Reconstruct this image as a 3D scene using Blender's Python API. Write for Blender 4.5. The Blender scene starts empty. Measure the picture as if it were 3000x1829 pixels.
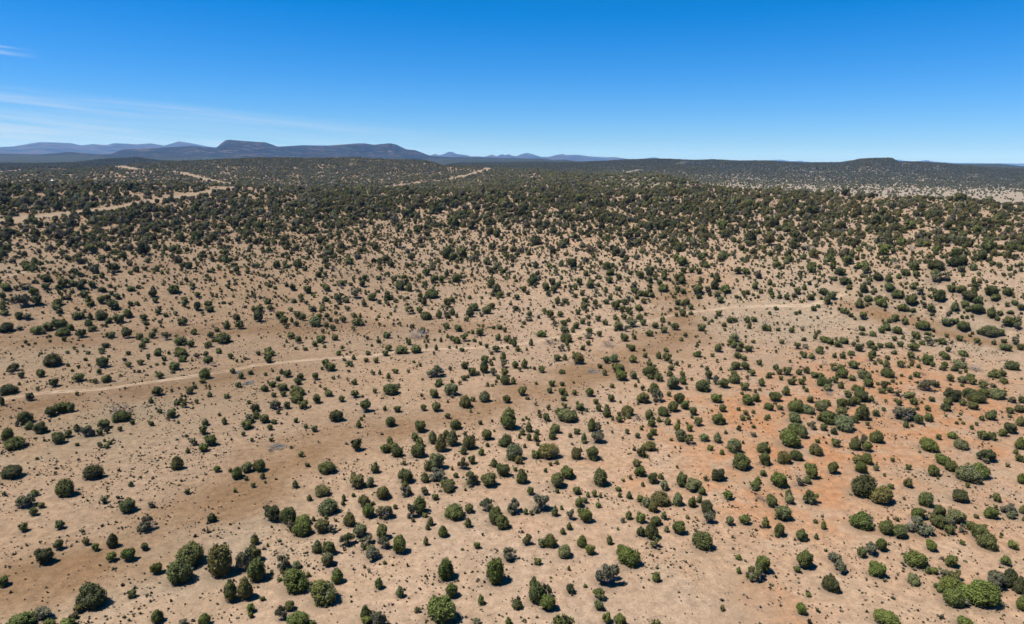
import bpy, math, re, random
import numpy as np

rnd = random.Random(11)
rng = np.random.default_rng(11)
S = bpy.context.scene
COL = S.collection
D2R = math.pi / 180

# ------------------------------------------------------------------ camera
CAM_H = 75.0
PITCH = 12.63 * D2R
ROLL = 0.5 * D2R
FPX, PW, PH = 2001.0, 3000.0, 1829.0      # focal length and picture size in photograph pixels
fwd = np.array([0, math.cos(PITCH), -math.sin(PITCH)])
up0 = np.array([0, math.sin(PITCH), math.cos(PITCH)])
rt0 = np.array([1.0, 0, 0])
rt = rt0 * math.cos(ROLL) + up0 * math.sin(ROLL)
up = up0 * math.cos(ROLL) - rt0 * math.sin(ROLL)
from mathutils import Matrix, Vector
cam_data = bpy.data.cameras.new("camera")
cam = bpy.data.objects.new("camera", cam_data)
COL.objects.link(cam)
cam.matrix_world = Matrix(((rt[0], up[0], -fwd[0], 0), (rt[1], up[1], -fwd[1], 0), (rt[2], up[2], -fwd[2], CAM_H), (0, 0, 0, 1)))
cam_data.sensor_width = 36.0
cam_data.lens = 36.0 * FPX / PW
cam_data.clip_start = 1.0
cam_data.clip_end = 200000.0
S.camera = cam

# ------------------------------------------------------------------ light
SUN_EL = 63 * D2R
SUN_DIR = np.array([-0.985, -0.17, 0.0])     # horizontal direction towards the sun
SUN_DIR /= np.linalg.norm(SUN_DIR)
sun_data = bpy.data.lights.new("sun", 'SUN')
sun_data.energy = 5.0
sun_data.angle = 0.5 * D2R
sun_data.color = (1.0, 0.955, 0.88)
sun = bpy.data.objects.new("sun", sun_data)
COL.objects.link(sun)
to_sun = Vector((SUN_DIR[0] * math.cos(SUN_EL), SUN_DIR[1] * math.cos(SUN_EL), math.sin(SUN_EL)))
sun.rotation_euler = to_sun.to_track_quat('Z', 'Y').to_euler()
sun.location = (0, 0, 300)

world = bpy.data.worlds.new("World")
S.world = world
world.use_nodes = True
wn = world.node_tree.nodes
wl = world.node_tree.links
wn.clear()

def N(nt, kind, **kw):
    n = nt.nodes.new(kind)
    for k, v in kw.items():
        setattr(n, k, v)
    return n

def L(nt, a, b):
    nt.links.new(a, b)

def math_n(nt, op, a, b=None, clamp=False):
    n = N(nt, 'ShaderNodeMath', operation=op, use_clamp=clamp)
    for i, v in enumerate((a, b)):
        if v is None:
            continue
        if isinstance(v, (int, float)):
            n.inputs[i].default_value = v
        else:
            L(nt, v, n.inputs[i])
    return n.outputs[0]

def ramp(nt, x, lo, hi, a=0.0, b=1.0, smooth=True):
    n = N(nt, 'ShaderNodeMapRange', interpolation_type='SMOOTHSTEP' if smooth else 'LINEAR')
    L(nt, x, n.inputs['Value'])
    for k, v in (('From Min', lo), ('From Max', hi), ('To Min', a), ('To Max', b)):
        n.inputs[k].default_value = v
    return n.outputs['Result']

def mix(nt, f, a, b, blend='MIX'):
    n = N(nt, 'ShaderNodeMix', data_type='RGBA', blend_type=blend)
    for s, v in ((n.inputs['Factor'], f), (n.inputs[6], a), (n.inputs[7], b)):
        if isinstance(v, (int, float)):
            s.default_value = v
        elif isinstance(v, tuple):
            s.default_value = v if len(v) == 4 else (*v, 1)
        else:
            L(nt, v, s)
    return n.outputs[2]

wt = world.node_tree
sky = N(wt, 'ShaderNodeTexSky', sky_type='NISHITA')
sky.sun_disc = False
sky.sun_elevation = SUN_EL
sky.sun_rotation = math.atan2(SUN_DIR[0], SUN_DIR[1]) % (2 * math.pi)
sky.altitude = 1500
sky.air_density = 1.0
sky.dust_density = 0.25
sky.ozone_density = 1.6
hs = N(wt, 'ShaderNodeHueSaturation')
hs.inputs['Saturation'].default_value = 1.14
hs.inputs['Value'].default_value = 1.0
L(wt, mix(wt, 1.0, mix(wt, 1.0, sky.outputs[0], (0.62, 0.80, 1.27, 1), 'MULTIPLY'), (0.50, 0.0, 0.0, 1), 'SUBTRACT'), hs.inputs['Color'])
# thin cirrus low over the western mountains: streaks in the direction of view
tc = N(wt, 'ShaderNodeTexCoord')
sp = N(wt, 'ShaderNodeSeparateXYZ')
L(wt, tc.outputs['Generated'], sp.inputs[0])
az = math_n(wt, 'ARCTAN2', sp.outputs[0], sp.outputs[1])
el = math_n(wt, 'ARCSINE', sp.outputs[2])
elt = math_n(wt, 'ADD', el, math_n(wt, 'MULTIPLY', az, 0.075))
cv = N(wt, 'ShaderNodeCombineXYZ')
L(wt, math_n(wt, 'MULTIPLY', az, 4.0), cv.inputs[0])
L(wt, math_n(wt, 'MULTIPLY', elt, 120.0), cv.inputs[1])
cn = N(wt, 'ShaderNodeTexNoise')
cn.inputs['Scale'].default_value = 1.0
cn.inputs['Detail'].default_value = 9
cn.inputs['Roughness'].default_value = 0.6
cn.inputs['Distortion'].default_value = 0.4
L(wt, cv.outputs[0], cn.inputs['Vector'])
def band(center, half):
    d = math_n(wt, 'ABSOLUTE', math_n(wt, 'SUBTRACT', elt, center))
    return ramp(wt, d, 0.0, half, 1.0, 0.0)
def elt_of(x, y):
    d = fwd * FPX + rt * (x - PW / 2) - up * (y - PH / 2); d /= np.linalg.norm(d)
    return math.asin(d[2]) + math.atan2(d[0], d[1]) * 0.075
b1 = math_n(wt, 'MULTIPLY', band((elt_of(150, 312) + elt_of(800, 348)) / 2, 0.017), 0.9)
b2 = math_n(wt, 'MULTIPLY', band(elt_of(250, 395), 0.030), 1.3)
fade = ramp(wt, az, -0.45, 0.12, 1.0, 0.0)
b3 = math_n(wt, 'MULTIPLY', band(elt_of(50, 153), 0.0062), ramp(wt, az, -0.66, -0.575, 6.0, 0.0))
cl = math_n(wt, 'MULTIPLY', math_n(wt, 'ADD', math_n(wt, 'MULTIPLY', math_n(wt, 'ADD', b1, b2), fade), b3),
            ramp(wt, cn.outputs['Fac'], 0.30, 0.75))
skyc = mix(wt, math_n(wt, 'MULTIPLY', cl, 0.55, clamp=True), hs.outputs[0], (6.0, 7.0, 8.6, 1))
bg = N(wt, 'ShaderNodeBackground')
bg.inputs['Strength'].default_value = 0.052
L(wt, skyc, bg.inputs['Color'])
wo = N(wt, 'ShaderNodeOutputWorld')
L(wt, bg.outputs[0], wo.inputs['Surface'])

S.view_settings.view_transform = 'Standard'
S.view_settings.look = 'None'
S.view_settings.exposure = 1.0
S.view_settings.gamma = 1.0
S.view_settings.use_curve_mapping = False
S.cycles.use_denoising = True
S.cycles.denoising_input_passes = 'RGB_ALBEDO_NORMAL'
S.cycles.denoising_prefilter = 'ACCURATE'
S.cycles.max_bounces = 4
S.cycles.diffuse_bounces = 2
S.cycles.volume_bounces = 1
S.cycles.transparent_max_bounces = 8

# ------------------------------------------------------------------ helpers
def pix_dir(x, y):
    """photograph pixel -> azimuth (from +Y, clockwise) and elevation of its line of sight"""
    x = np.asarray(x, float); y = np.asarray(y, float)
    d = fwd[None, :] * FPX + rt[None, :] * (x.reshape(-1, 1) - PW / 2) - up[None, :] * (y.reshape(-1, 1) - PH / 2)
    d /= np.linalg.norm(d, axis=1)[:, None]
    return np.arctan2(d[:, 0], d[:, 1]), np.arcsin(d[:, 2])

def project(X, Y, Z):
    d = np.stack([X, Y, Z - CAM_H], -1)
    dep = d @ fwd
    dep = np.where(dep < 1, 1, dep)
    return PW / 2 + FPX * (d @ rt) / dep, PH / 2 - FPX * (d @ up) / dep, dep

_lat = np.random.default_rng(5).random((256, 256))
def vnoise(x, y):
    xi = np.floor(x).astype(int); yi = np.floor(y).astype(int)
    fx = x - xi; fy = y - yi
    fx = fx * fx * (3 - 2 * fx); fy = fy * fy * (3 - 2 * fy)
    a = _lat[xi & 255, yi & 255]; b = _lat[(xi + 1) & 255, yi & 255]
    c = _lat[xi & 255, (yi + 1) & 255]; d = _lat[(xi + 1) & 255, (yi + 1) & 255]
    return (a * (1 - fx) + b * fx) * (1 - fy) + (c * (1 - fx) + d * fx) * fy

def fbm(x, y, oct=4):
    s = 0; a = 0.5; n = 0
    for i in range(oct):
        s = s + a * vnoise(x * 2 ** i + 17.3 * i, y * 2 ** i + 5.1 * i); n += a; a *= 0.5
    return s / n

# ------------------------------------------------------------------ terrain profile, measured along lines of sight
# each curve runs across the view: (picture x, picture y or ('d', degrees hidden below the skyline in front), distance in metres)
D = lambda v: ('d', v)
CURVES = [
 [(0, 800, 430), (1500, 800, 425), (3000, 800, 405)],
 [(0, 740, 505), (1500, 740, 485), (2250, 740, 455), (3000, 740, 445)],
 [(0, 650, 625), (750, 650, 610), (1400, 640, 590), (2250, 650, 560), (3000, 650, 550)],
 [(0, 600, 745), (700, 598, 735), (1100, 590, 700), (1400, 572, 690), (1700, 580, 720), (2000, 580, 690), (2250, 592, 640), (2600, 612, 600), (3000, 628, 590)],
 [(0, 538, 960), (400, 535, 960), (750, 541, 980), (1000, 548, 1000), (1300, 552, 1000), (1500, 548, 1000), (1750, 548, 980), (2000, 552, 900), (2250, 571, 750), (2600, 590, 660), (3000, 609, 630)],
 [(0, D(.5), 1250), (500, D(.4), 1250), (1000, D(.3), 1250), (1300, D(.12), 1250), (1500, 532, 1350), (1750, 527, 1260), (2000, 536, 1050), (2250, 560, 820), (2600, 580, 695), (3000, 600, 650)],
 [(0, 530, 1600), (500, 525, 1650), (900, 536, 1650), (1200, 538, 1650), (1400, 524, 1700), (1500, 514, 1700), (1590, 510, 1600), (1710, 509, 1450), (1865, 508, 1400), (1960, 511, 1320), (2030, 529, 1180), (2110, 548, 1040), (2250, 553, 880), (2460, 560, 780), (2615, 572, 725), (2830, 578, 690), (3000, 593, 672)],
 [(0, 512, 2000), (500, 500, 2050), (900, 505, 2050), (1200, 512, 2050), (1400, 508, 2000), (1500, 502, 2000), (1600, 502, 1900), (1710, D(.4), 1750), (2000, D(.6), 1600), (2250, D(.8), 1200), (3000, D(.9), 1000)],
 [(0, 502, 2600), (213, 497, 2600), (300, 487, 2600), (396, 479, 2650), (466, 474, 2700), (580, 470, 2750), (750, 461, 2750), (900, 465, 2700), (1025, 462, 2650), (1150, 468, 2600), (1220, 467, 2500), (1270, 474, 2450), (1290, 485, 2400), (1390, 487, 2350), (1460, 491, 2300), (1500, 494, 2250), (1590, 497, 2200), (1700, D(.25), 2100), (1950, D(.15), 2000), (2110, 545, 1900), (2250, 550, 1900), (2600, 567, 1850), (3000, 582, 1800)],
 [(0, 495, 3000), (213, 490, 3000), (350, D(.3), 3100), (1250, D(.35), 3100), (1500, D(.3), 3000), (1650, 500, 2900), (1800, 500, 2800), (2000, 508, 2750), (2250, 530, 2600), (2600, 540, 2600), (3000, 553, 2600)],
 [(0, 489, 3400), (213, 484, 3400), (350, D(.25), 3500), (1250, D(.3), 3500), (1400, 487, 3500), (1650, 489, 3400), (1800, 489, 3400), (2000, 492, 3300), (2250, 505, 3300), (2600, 508, 3300), (3000, 525, 3400)],
 [(0, 483, 4100), (213, 477, 4200), (300, 467, 4300), (400, 462, 4300), (466, 470, 4300), (600, D(.2), 4300), (1250, D(.2), 4300), (1350, 482, 4300), (1500, 481, 4300), (1650, 477, 4300), (1700, 475, 4300), (1774, 472, 4300), (1838, 468, 4300), (1900, 466, 4300), (1957, 466, 4300), (2027, 470, 4300), (2093, 468, 4300), (2170, 472, 4300), (2250, 471, 4200), (2320, 475, 4200), (2378, 477, 4200), (2463, 476, 4100), (2500, 470, 4100), (2524, 465.5, 4100), (2560, 464, 4100), (2612, 464, 4100), (2622, 470, 4100), (2634, 475, 4100), (2706, 475, 4200), (2758, 479, 4300), (2830, 487, 4400), (3000, 497, 4500)],
 [(0, 478, 5200), (250, D(.15), 5400), (1250, D(.1), 5400), (1350, 476, 5400), (1600, 473, 5400), (1700, D(.1), 5400), (2700, D(.1), 5400), (2800, D(.02), 5400), (3000, 492, 5500)],
 [(0, 465, 7000), (500, 467, 7000), (1250, D(.05), 7000), (1300, 468, 7000), (1450, 469, 7000), (1520, 467, 7200), (1580, 465.5, 7200), (1622, 471, 7200), (1658, 469, 7200), (1700, 476, 7200), (1800, D(.1), 7200), (2700, D(.1), 7200), (2760, 479.5, 7200), (2830, 480, 7200), (2920, 480, 7200), (3000, 488, 7200)],
 [(0, 451, 9000), (122, 453, 9000), (198, 446, 9000), (259, 451, 9000), (320, 456, 9000), (500, 456, 9000), (700, 448, 9000), (1000, 452, 9000), (1200, 456, 9000), (1300, 462, 9200), (1500, 465, 9200), (1700, D(.05), 9200), (3000, D(.1), 9200)],
 [(0, D(.1), 10500), (300, D(.05), 10500), (325, 452, 10500), (360, 438, 10500), (457, 434, 10500), (563, 428, 10500), (624, 433, 10500), (636, 432, 10500), (648, 420, 10500), (655, 416, 10500), (662, 411, 10500), (672, 410, 10500), (750, 416, 10500), (777, 417, 10500), (795, 423, 10500), (814, 430, 10500), (887, 426, 10500), (963, 427, 10500), (1048, 420, 10500), (1070, 420, 10500), (1094, 424, 10500), (1143, 420, 10500), (1161, 424, 10500), (1191, 438, 10500), (1216, 440, 10500), (1240, 449, 10500), (1261, 457, 10500), (1320, 461, 10700), (1500, 464, 10700), (1600, D(.03), 10700), (3000, D(.1), 10700)],
 [(0, D(.2), 14000), (1200, D(.3), 14000), (1600, D(.15), 14000), (3000, D(.15), 14000)],
 [(0, 448, 20000), (300, 448, 20000), (600, 452, 20000), (800, D(.2), 20000), (1250, 457, 20000), (1600, 464, 20000), (1850, D(.05), 20000), (3000, D(.1), 20000)],
 [(0, 432, 26000), (40, 430, 26000), (116, 417, 26000), (152, 418, 26000), (207, 420, 26000), (237, 427, 26000), (274, 423, 26000), (313, 426, 26000), (335, 420, 26000), (405, 423, 26000), (441, 420, 26000), (481, 427, 26000), (510, 419, 26000), (524, 415, 26000), (563, 421, 26000), (603, 429, 26000), (640, 434, 26000), (800, D(.1), 26000), (1255, 458, 26000), (1264, 456, 26000), (1275, 452, 26000), (1286, 456, 26000), (1298, 453, 26000), (1306, 449, 26000), (1313, 445, 26000), (1325, 445, 26000), (1337, 452, 26000), (1365, 456, 26000), (1380, 460, 26000), (1420, 461, 26000), (1444, 454, 26000), (1453, 460, 26000), (1471, 453, 26000), (1480, 456, 26000), (1490, 453, 26000), (1500, 457, 26000), (1512, 459, 26000), (1530, 452, 26000), (1543, 449, 26000), (1558, 452, 26000), (1588, 462, 26000), (1606, 461, 26000), (1632, 454, 26000), (1649, 452, 26000), (1658, 455, 26000), (1689, 454, 26000), (1728, 459, 26000), (1774, 462, 26000), (1804, 461, 26000), (1838, 466, 26000), (1900, D(.03), 26000), (3000, D(.1), 26000)],
 [(0, D(.4), 32000), (3000, D(.12), 32000)],
 [(0, D(.2), 38000), (1860, 468, 38000), (1878, 466, 38000), (1900, 463, 38000), (1917, 461, 38000), (1941, 466, 38000), (1990, 471, 38000), (2050, 468, 38000), (2100, 470, 38000), (2240, 472, 38000), (2265, 469, 38000), (2287, 468, 38000), (2305, 471, 38000), (2323, 473, 38000), (2344, 471, 38000), (2372, 475, 38000), (2440, 477, 38000), (2600, 474, 38000), (2618, 468, 38000), (2634, 468, 38000), (2662, 473, 38000), (2682, 473, 38000), (2700, 471, 38000), (2716, 469, 38000), (2731, 473, 38000), (2800, 478, 38000), (3000, 480, 38000)],
]
az_f = np.deg2rad(np.arange(-55.0, 55.01, 0.12))
az_b = np.deg2rad(np.arange(57.0, 303.1, 3.0))
AZ = np.concatenate([az_f, az_b])                       # all round the camera, fine only where the view is
AZe = np.where(AZ > math.pi, AZ - 2 * math.pi, AZ)
azc = np.clip(AZe, az_f[0], az_f[-1])
NA = len(AZ)
knR = [np.full(NA, v) for v in (4.0, 60.0, 160.0, 250.0, 345.0)]
knZ = [np.full(NA, v) for v in (0.0, 0.0, 0.0, 0.0, -0.5)]
elmax = np.full(NA, -1.5)

def smooth_front(a, deg):
    n = int(deg / 0.12)
    if n < 1:
        return a
    f = a[:len(az_f)]
    k = np.exp(-0.5 * (np.arange(-3 * n, 3 * n + 1) / n) ** 2); k /= k.sum()
    g = np.convolve(np.pad(f, 3 * n, mode='edge'), k, mode='valid')
    out = a.copy(); out[:len(az_f)] = g
    out[len(az_f):] = np.where(AZe[len(az_f):] > 0, g[-1], g[0])
    return out

CREST_R = None
for ci, cv_ in enumerate(CURVES):
    pts = [(x, y, R) for x, y, R in cv_]
    axs, els, w, dip, Rs = [], [], [], [], []
    for x, y, R in pts:
        if not isinstance(y, tuple) and ci >= 4 and R < 5000:
            y = y + 3.7 * FPX / R          # the line read off is the tree tops; the ground lies one tree lower
        if isinstance(y, tuple):
            a, e = pix_dir([x], [480]); els.append(0.0); w.append(0.0); dip.append(y[1])
        else:
            a, e = pix_dir([x], [y]); els.append(e[0]); w.append(1.0); dip.append(0.0)
        axs.append(a[0]); Rs.append(R)
    axs = np.array(axs); w = np.array(w); els = np.array(els)
    wi = np.interp(azc, axs, w)
    # elevation only from the knots that carry one
    m = w > 0
    ei = np.interp(azc, axs[m], els[m]) if m.any() else np.zeros(NA)
    di = np.interp(azc, axs, dip)
    el_i = wi * ei + (1 - wi) * (elmax - np.maximum(di, 0.02) * D2R)
    Ri = np.interp(azc, axs, Rs)
    sm = 1.0 if ci < 5 else (0.6 if ci < 8 else (0.25 if ci < 11 else 0.0))
    el_i = smooth_front(el_i, sm); Ri = smooth_front(Ri, max(sm, 0.5))
    if ci == 6:
        CREST_R = Ri.copy()
    knR.append(Ri); knZ.append(CAM_H + Ri * np.tan(el_i))
    elmax = np.maximum(elmax, el_i)
knR.append(np.full(NA, 45000.0)); knZ.append(CAM_H + 45000.0 * np.tan(np.full(NA, -0.03 * D2R)))
knR = np.array(knR); knZ = np.array(knZ)

lr = np.concatenate([np.linspace(math.log(4), math.log(85), 40, endpoint=False),
                     np.linspace(math.log(85), math.log(760), 365, endpoint=False),
                     np.linspace(math.log(760), math.log(5000), 200, endpoint=False),
                     np.linspace(math.log(5000), math.log(45000), 150)])
RR = np.exp(lr); NR = len(RR)
ZG = np.zeros((NR, NA))
FR = np.zeros((NR, NA))                                  # how far a ring lies from the nearest control curve (0 on it)
for j in range(NA):
    xk = np.log(knR[:, j]); zk = knZ[:, j]
    h = np.diff(xk); d = np.diff(zk) / h
    m = np.zeros(len(xk))
    for i in range(1, len(xk) - 1):
        if d[i - 1] * d[i] > 0:
            w1 = 2 * h[i] + h[i - 1]; w2 = h[i] + 2 * h[i - 1]
            m[i] = (w1 + w2) / (w1 / d[i - 1] + w2 / d[i])
    k = np.clip(np.searchsorted(xk, lr, side='right') - 1, 0, len(xk) - 2)
    t = np.clip((lr - xk[k]) / h[k], 0, 1)
    ZG[:, j] = ((2 * t**3 - 3 * t**2 + 1) * zk[k] + (t**3 - 2 * t**2 + t) * h[k] * m[k] + (-2 * t**3 + 3 * t**2) * zk[k + 1] + (t**3 - t**2) * h[k] * m[k + 1])
    FR[:, j] = 4 * t * (1 - t)
XG = RR[:, None] * np.sin(AZ)[None, :]
YG = RR[:, None] * np.cos(AZ)[None, :]
RG = np.repeat(RR[:, None], NA, 1)
amp = np.interp(RG, [60, 150, 400, 900, 2500, 6000, 12000, 26000, 45000], [0.0, 0.5, 1.4, 3.0, 10, 26, 80, 190, 60])
wl_ = np.interp(RG, [60, 400, 1500, 6000, 26000, 45000], [40, 60, 130, 500, 1400, 1400])
wq = 2 ** np.floor(np.log2(wl_)); wf = np.log2(wl_) - np.floor(np.log2(wl_))
nz = (1 - wf) * (fbm(XG / wq + 31, YG / wq + 77, 4) - 0.5) + wf * (fbm(XG / (2 * wq) + 31, YG / (2 * wq) + 77, 4) - 0.5)
ridge = np.abs(nz) * -1.6 + 0.12
ZG += amp * np.where(RG > 5000, ridge * FR, nz * np.where(RG > 900, 0.35 + 0.65 * FR, 1.0))
seam = len(az_f) - 1

def ground_z(x, y):
    x = np.asarray(x, float); y = np.asarray(y, float)
    R = np.hypot(x, y); a = np.arctan2(x, y)
    fi = np.interp(np.log(np.maximum(R, 4.01)), lr, np.arange(NR))
    fj = (a - az_f[0]) / (0.12 * D2R)
    fj = np.clip(fj, 0, len(az_f) - 1.001)
    i0 = np.clip(fi.astype(int), 0, NR - 2); j0 = fj.astype(int)
    u = fi - i0; v = fj - j0
    return ((ZG[i0, j0] * (1 - v) + ZG[i0, j0 + 1] * v) * (1 - u) + (ZG[i0 + 1, j0] * (1 - v) + ZG[i0 + 1, j0 + 1] * v) * u)

_march = np.exp(np.linspace(math.log(70), math.log(20000), 2600))
def hit(x, y, lift=0.0):
    """where the line of sight through a photograph pixel meets the ground raised by lift"""
    a, e = pix_dir([x], [y])
    z = CAM_H + _march * math.tan(e[0]) - lift
    g = ground_z(_march * math.sin(a[0]), _march * math.cos(a[0]))
    below = z <= g
    if not below.any():
        return None
    i = int(np.argmax(below))
    if i == 0:
        R = _march[0]
    else:
        d0 = z[i - 1] - g[i - 1]; d1 = z[i] - g[i]
        R = _march[i - 1] + (_march[i] - _march[i - 1]) * d0 / (d0 - d1)
    return R * math.sin(a[0]), R * math.cos(a[0])

def unproj(pts):
    out = [hit(*p) for p in pts]
    return [p for p in out if p is not None]

def seg_dist(X, Y, line):
    best = np.full(X.shape, 1e9)
    for (ax, ay), (bx, by) in zip(line[:-1], line[1:]):
        dx, dy = bx - ax, by - ay
        t = np.clip(((X - ax) * dx + (Y - ay) * dy) / (dx * dx + dy * dy + 1e-9), 0, 1)
        best = np.minimum(best, np.hypot(X - ax - t * dx, Y - ay - t * dy))
    return best

TRACK = [(-300, 1215), (0, 1171), (140, 1150), (300, 1140), (440, 1120), (580, 1100), (680, 1085), (750, 1070), (830, 1062), (900, 1055), (1000, 1048), (1085, 1043),
         (1160, 1030), (1300, 1022), (1420, 1018), (1518, 1009), (1622, 991), (1683, 979), (1743, 966), (1798, 956), (1835, 953), (1896, 942), (1932, 934), (1975, 922), (2017, 915), (2063, 910), (2150, 900), (2250, 896), (2370, 896), (2414, 884), (2470, 862)]
TRACK2 = [(0, 815), (60, 800), (120, 788), (190, 775)]
CUTS = [([(0, 650), (91, 636), (158, 630), (262, 620), (350, 608), (435, 593), (517, 578), (609, 563), (685, 550)], 25),
        ([(679, 540), (639, 534), (578, 520), (533, 507), (499, 503)], 34),
        ([(402, 498), (365, 491), (338, 487)], 40),
        ([(1134, 549), (1176, 543), (1237, 534)], 42), ([(1307, 528), (1353, 518), (1395, 506), (1429, 496), (1455, 493)], 34),
        ([(1295, 556), (1328, 552), (1404, 551)], 24),
        ([(1838, 506), (1873, 498)], 40), ([(1993, 481), (2010, 472)], 60),
        ([(0, 505), (76, 497), (137, 496), (213, 499)], 40)]
SWALES = [([(0, 1720), (100, 1690), (200, 1650), (400, 1570), (600, 1490), (750, 1400), (900, 1325), (1000, 1290), (1150, 1252), (1300, 1228), (1500, 1170), (1700, 1100), (1800, 1060), (1950, 1010), (2000, 950), (1990, 880), (2010, 830)], 13.0, 1.1),
          ([(0, 1200), (200, 1165), (420, 1150), (600, 1120), (750, 1090)], 9, 0.9),
          ([(0, 1000), (300, 985), (700, 968), (1000, 950), (1400, 965)], 15.0, 0.8),
          ([(2478, 893), (2585, 924), (2707, 954), (2828, 991), (3000, 1021)], 5, 1.3),
          ([(100, 792), (150, 782), (190, 774)], 2.0, 1.4), ([(0, 840), (150, 810), (330, 790), (560, 770)], 9.0, 0.5)]
ORANGE = [(2500, 1240, 75, .42), (2300, 1480, 30, .35), (2380, 1170, 26, .6), (2330, 1310, 17, .7), (2540, 1110, 22, .5), (2250, 1420, 14, .6), (2820, 1180, 18, .7), (2700, 1080, 20, .4), (2950, 1290, 10, .4), (2180, 1700, 5, .3), (2300, 1770, 5, .3), (2920, 1480, 6, .3), (2250, 1230, 12, .7), (2480, 1230, 14, .6), (1700, 700, 26, .4), (2050, 820, 20, .4), (2560, 476, 130, .9), (2350, 495, 240, .9), (2720, 484, 120, .8), (2480, 505, 200, .6)]
PALE = [(2080, 1680, 14, 1.0), (650, 1560, 18, .8), (330, 1660, 14, .7), (420, 1180, 22, .9), (250, 1290, 14, .6), (2250, 930, 45, 1.0), (2750, 1000, 16, .9), (2900, 960, 30, .5), (1730, 1090, 12, .8), (1560, 1190, 12, .7), (2550, 1400, 20, .5), (2650, 1720, 14, .5), (100, 1050, 25, .7), (150, 770, 40, .7), (2000, 1250, 18, .3)]
track_w = unproj(TRACK); track2_w = unproj(TRACK2)
cuts_w = [(unproj(p), w) for p, w in CUTS]
front = (AZe > -0.97) & (AZe < 0.97)
FM = np.repeat(front[None, :], NR, 0)
def near_only(fn, rmax):
    m = FM & (RG < rmax)
    out = np.zeros(RG.shape); out[m] = fn(XG[m], YG[m]); return out
def full_only(fn, rmax, default):
    m = FM & (RG < rmax)
    out = np.full(RG.shape, default, float); out[m] = fn(XG[m], YG[m]); return out
a_track = full_only(lambda x, y: np.minimum(np.minimum(seg_dist(x, y, track_w), seg_dist(x, y, track2_w) * 1.6), 20), 650, 20.0)
def f_cut(x, y):
    v = np.zeros(x.shape)
    wob = (fbm(x / 9, y / 9, 2) - 0.5) * 0.6
    for line, w in cuts_w:
        if len(line) > 1:
            v = np.maximum(v, np.clip((1.0 - seg_dist(x, y, line) / (w * 0.5)) * 3 + wob, 0, 1))
    return v
a_cut = near_only(f_cut, 6000)
def f_swale(x, y):
    v = np.zeros(x.shape)
    wob = (fbm(x / 14, y / 14, 3) - 0.5) * 1.6
    for pts, w, k in SWALES:
        v = np.maximum(v, k * np.exp(-(np.clip(seg_dist(x, y, unproj(pts)) / w + wob, 0, 9)) ** 2))
    return v
a_swale = near_only(f_swale, 700)
def f_blob(lst):
    def f(x, y):
        v = np.zeros(x.shape)
        wob = fbm(x / 10 + 9, y / 10 + 3, 3) * 1.5
        for px, py, r, k in lst:
            c = hit(px, py)
            if c is None:
                continue
            v = v + k * np.exp(-(((x - c[0]) ** 2 + (y - c[1]) ** 2) / (r * r) * wob))
        return np.clip(v, 0, 1) * np.clip((fbm(x / 6.5 + 60, y / 6.5 + 2, 4) - 0.22) / 0.28, 0.22, 1)
    return f
a_orange = near_only(f_blob(ORANGE), 5200)
a_pale = near_only(f_blob(PALE), 900)

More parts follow.
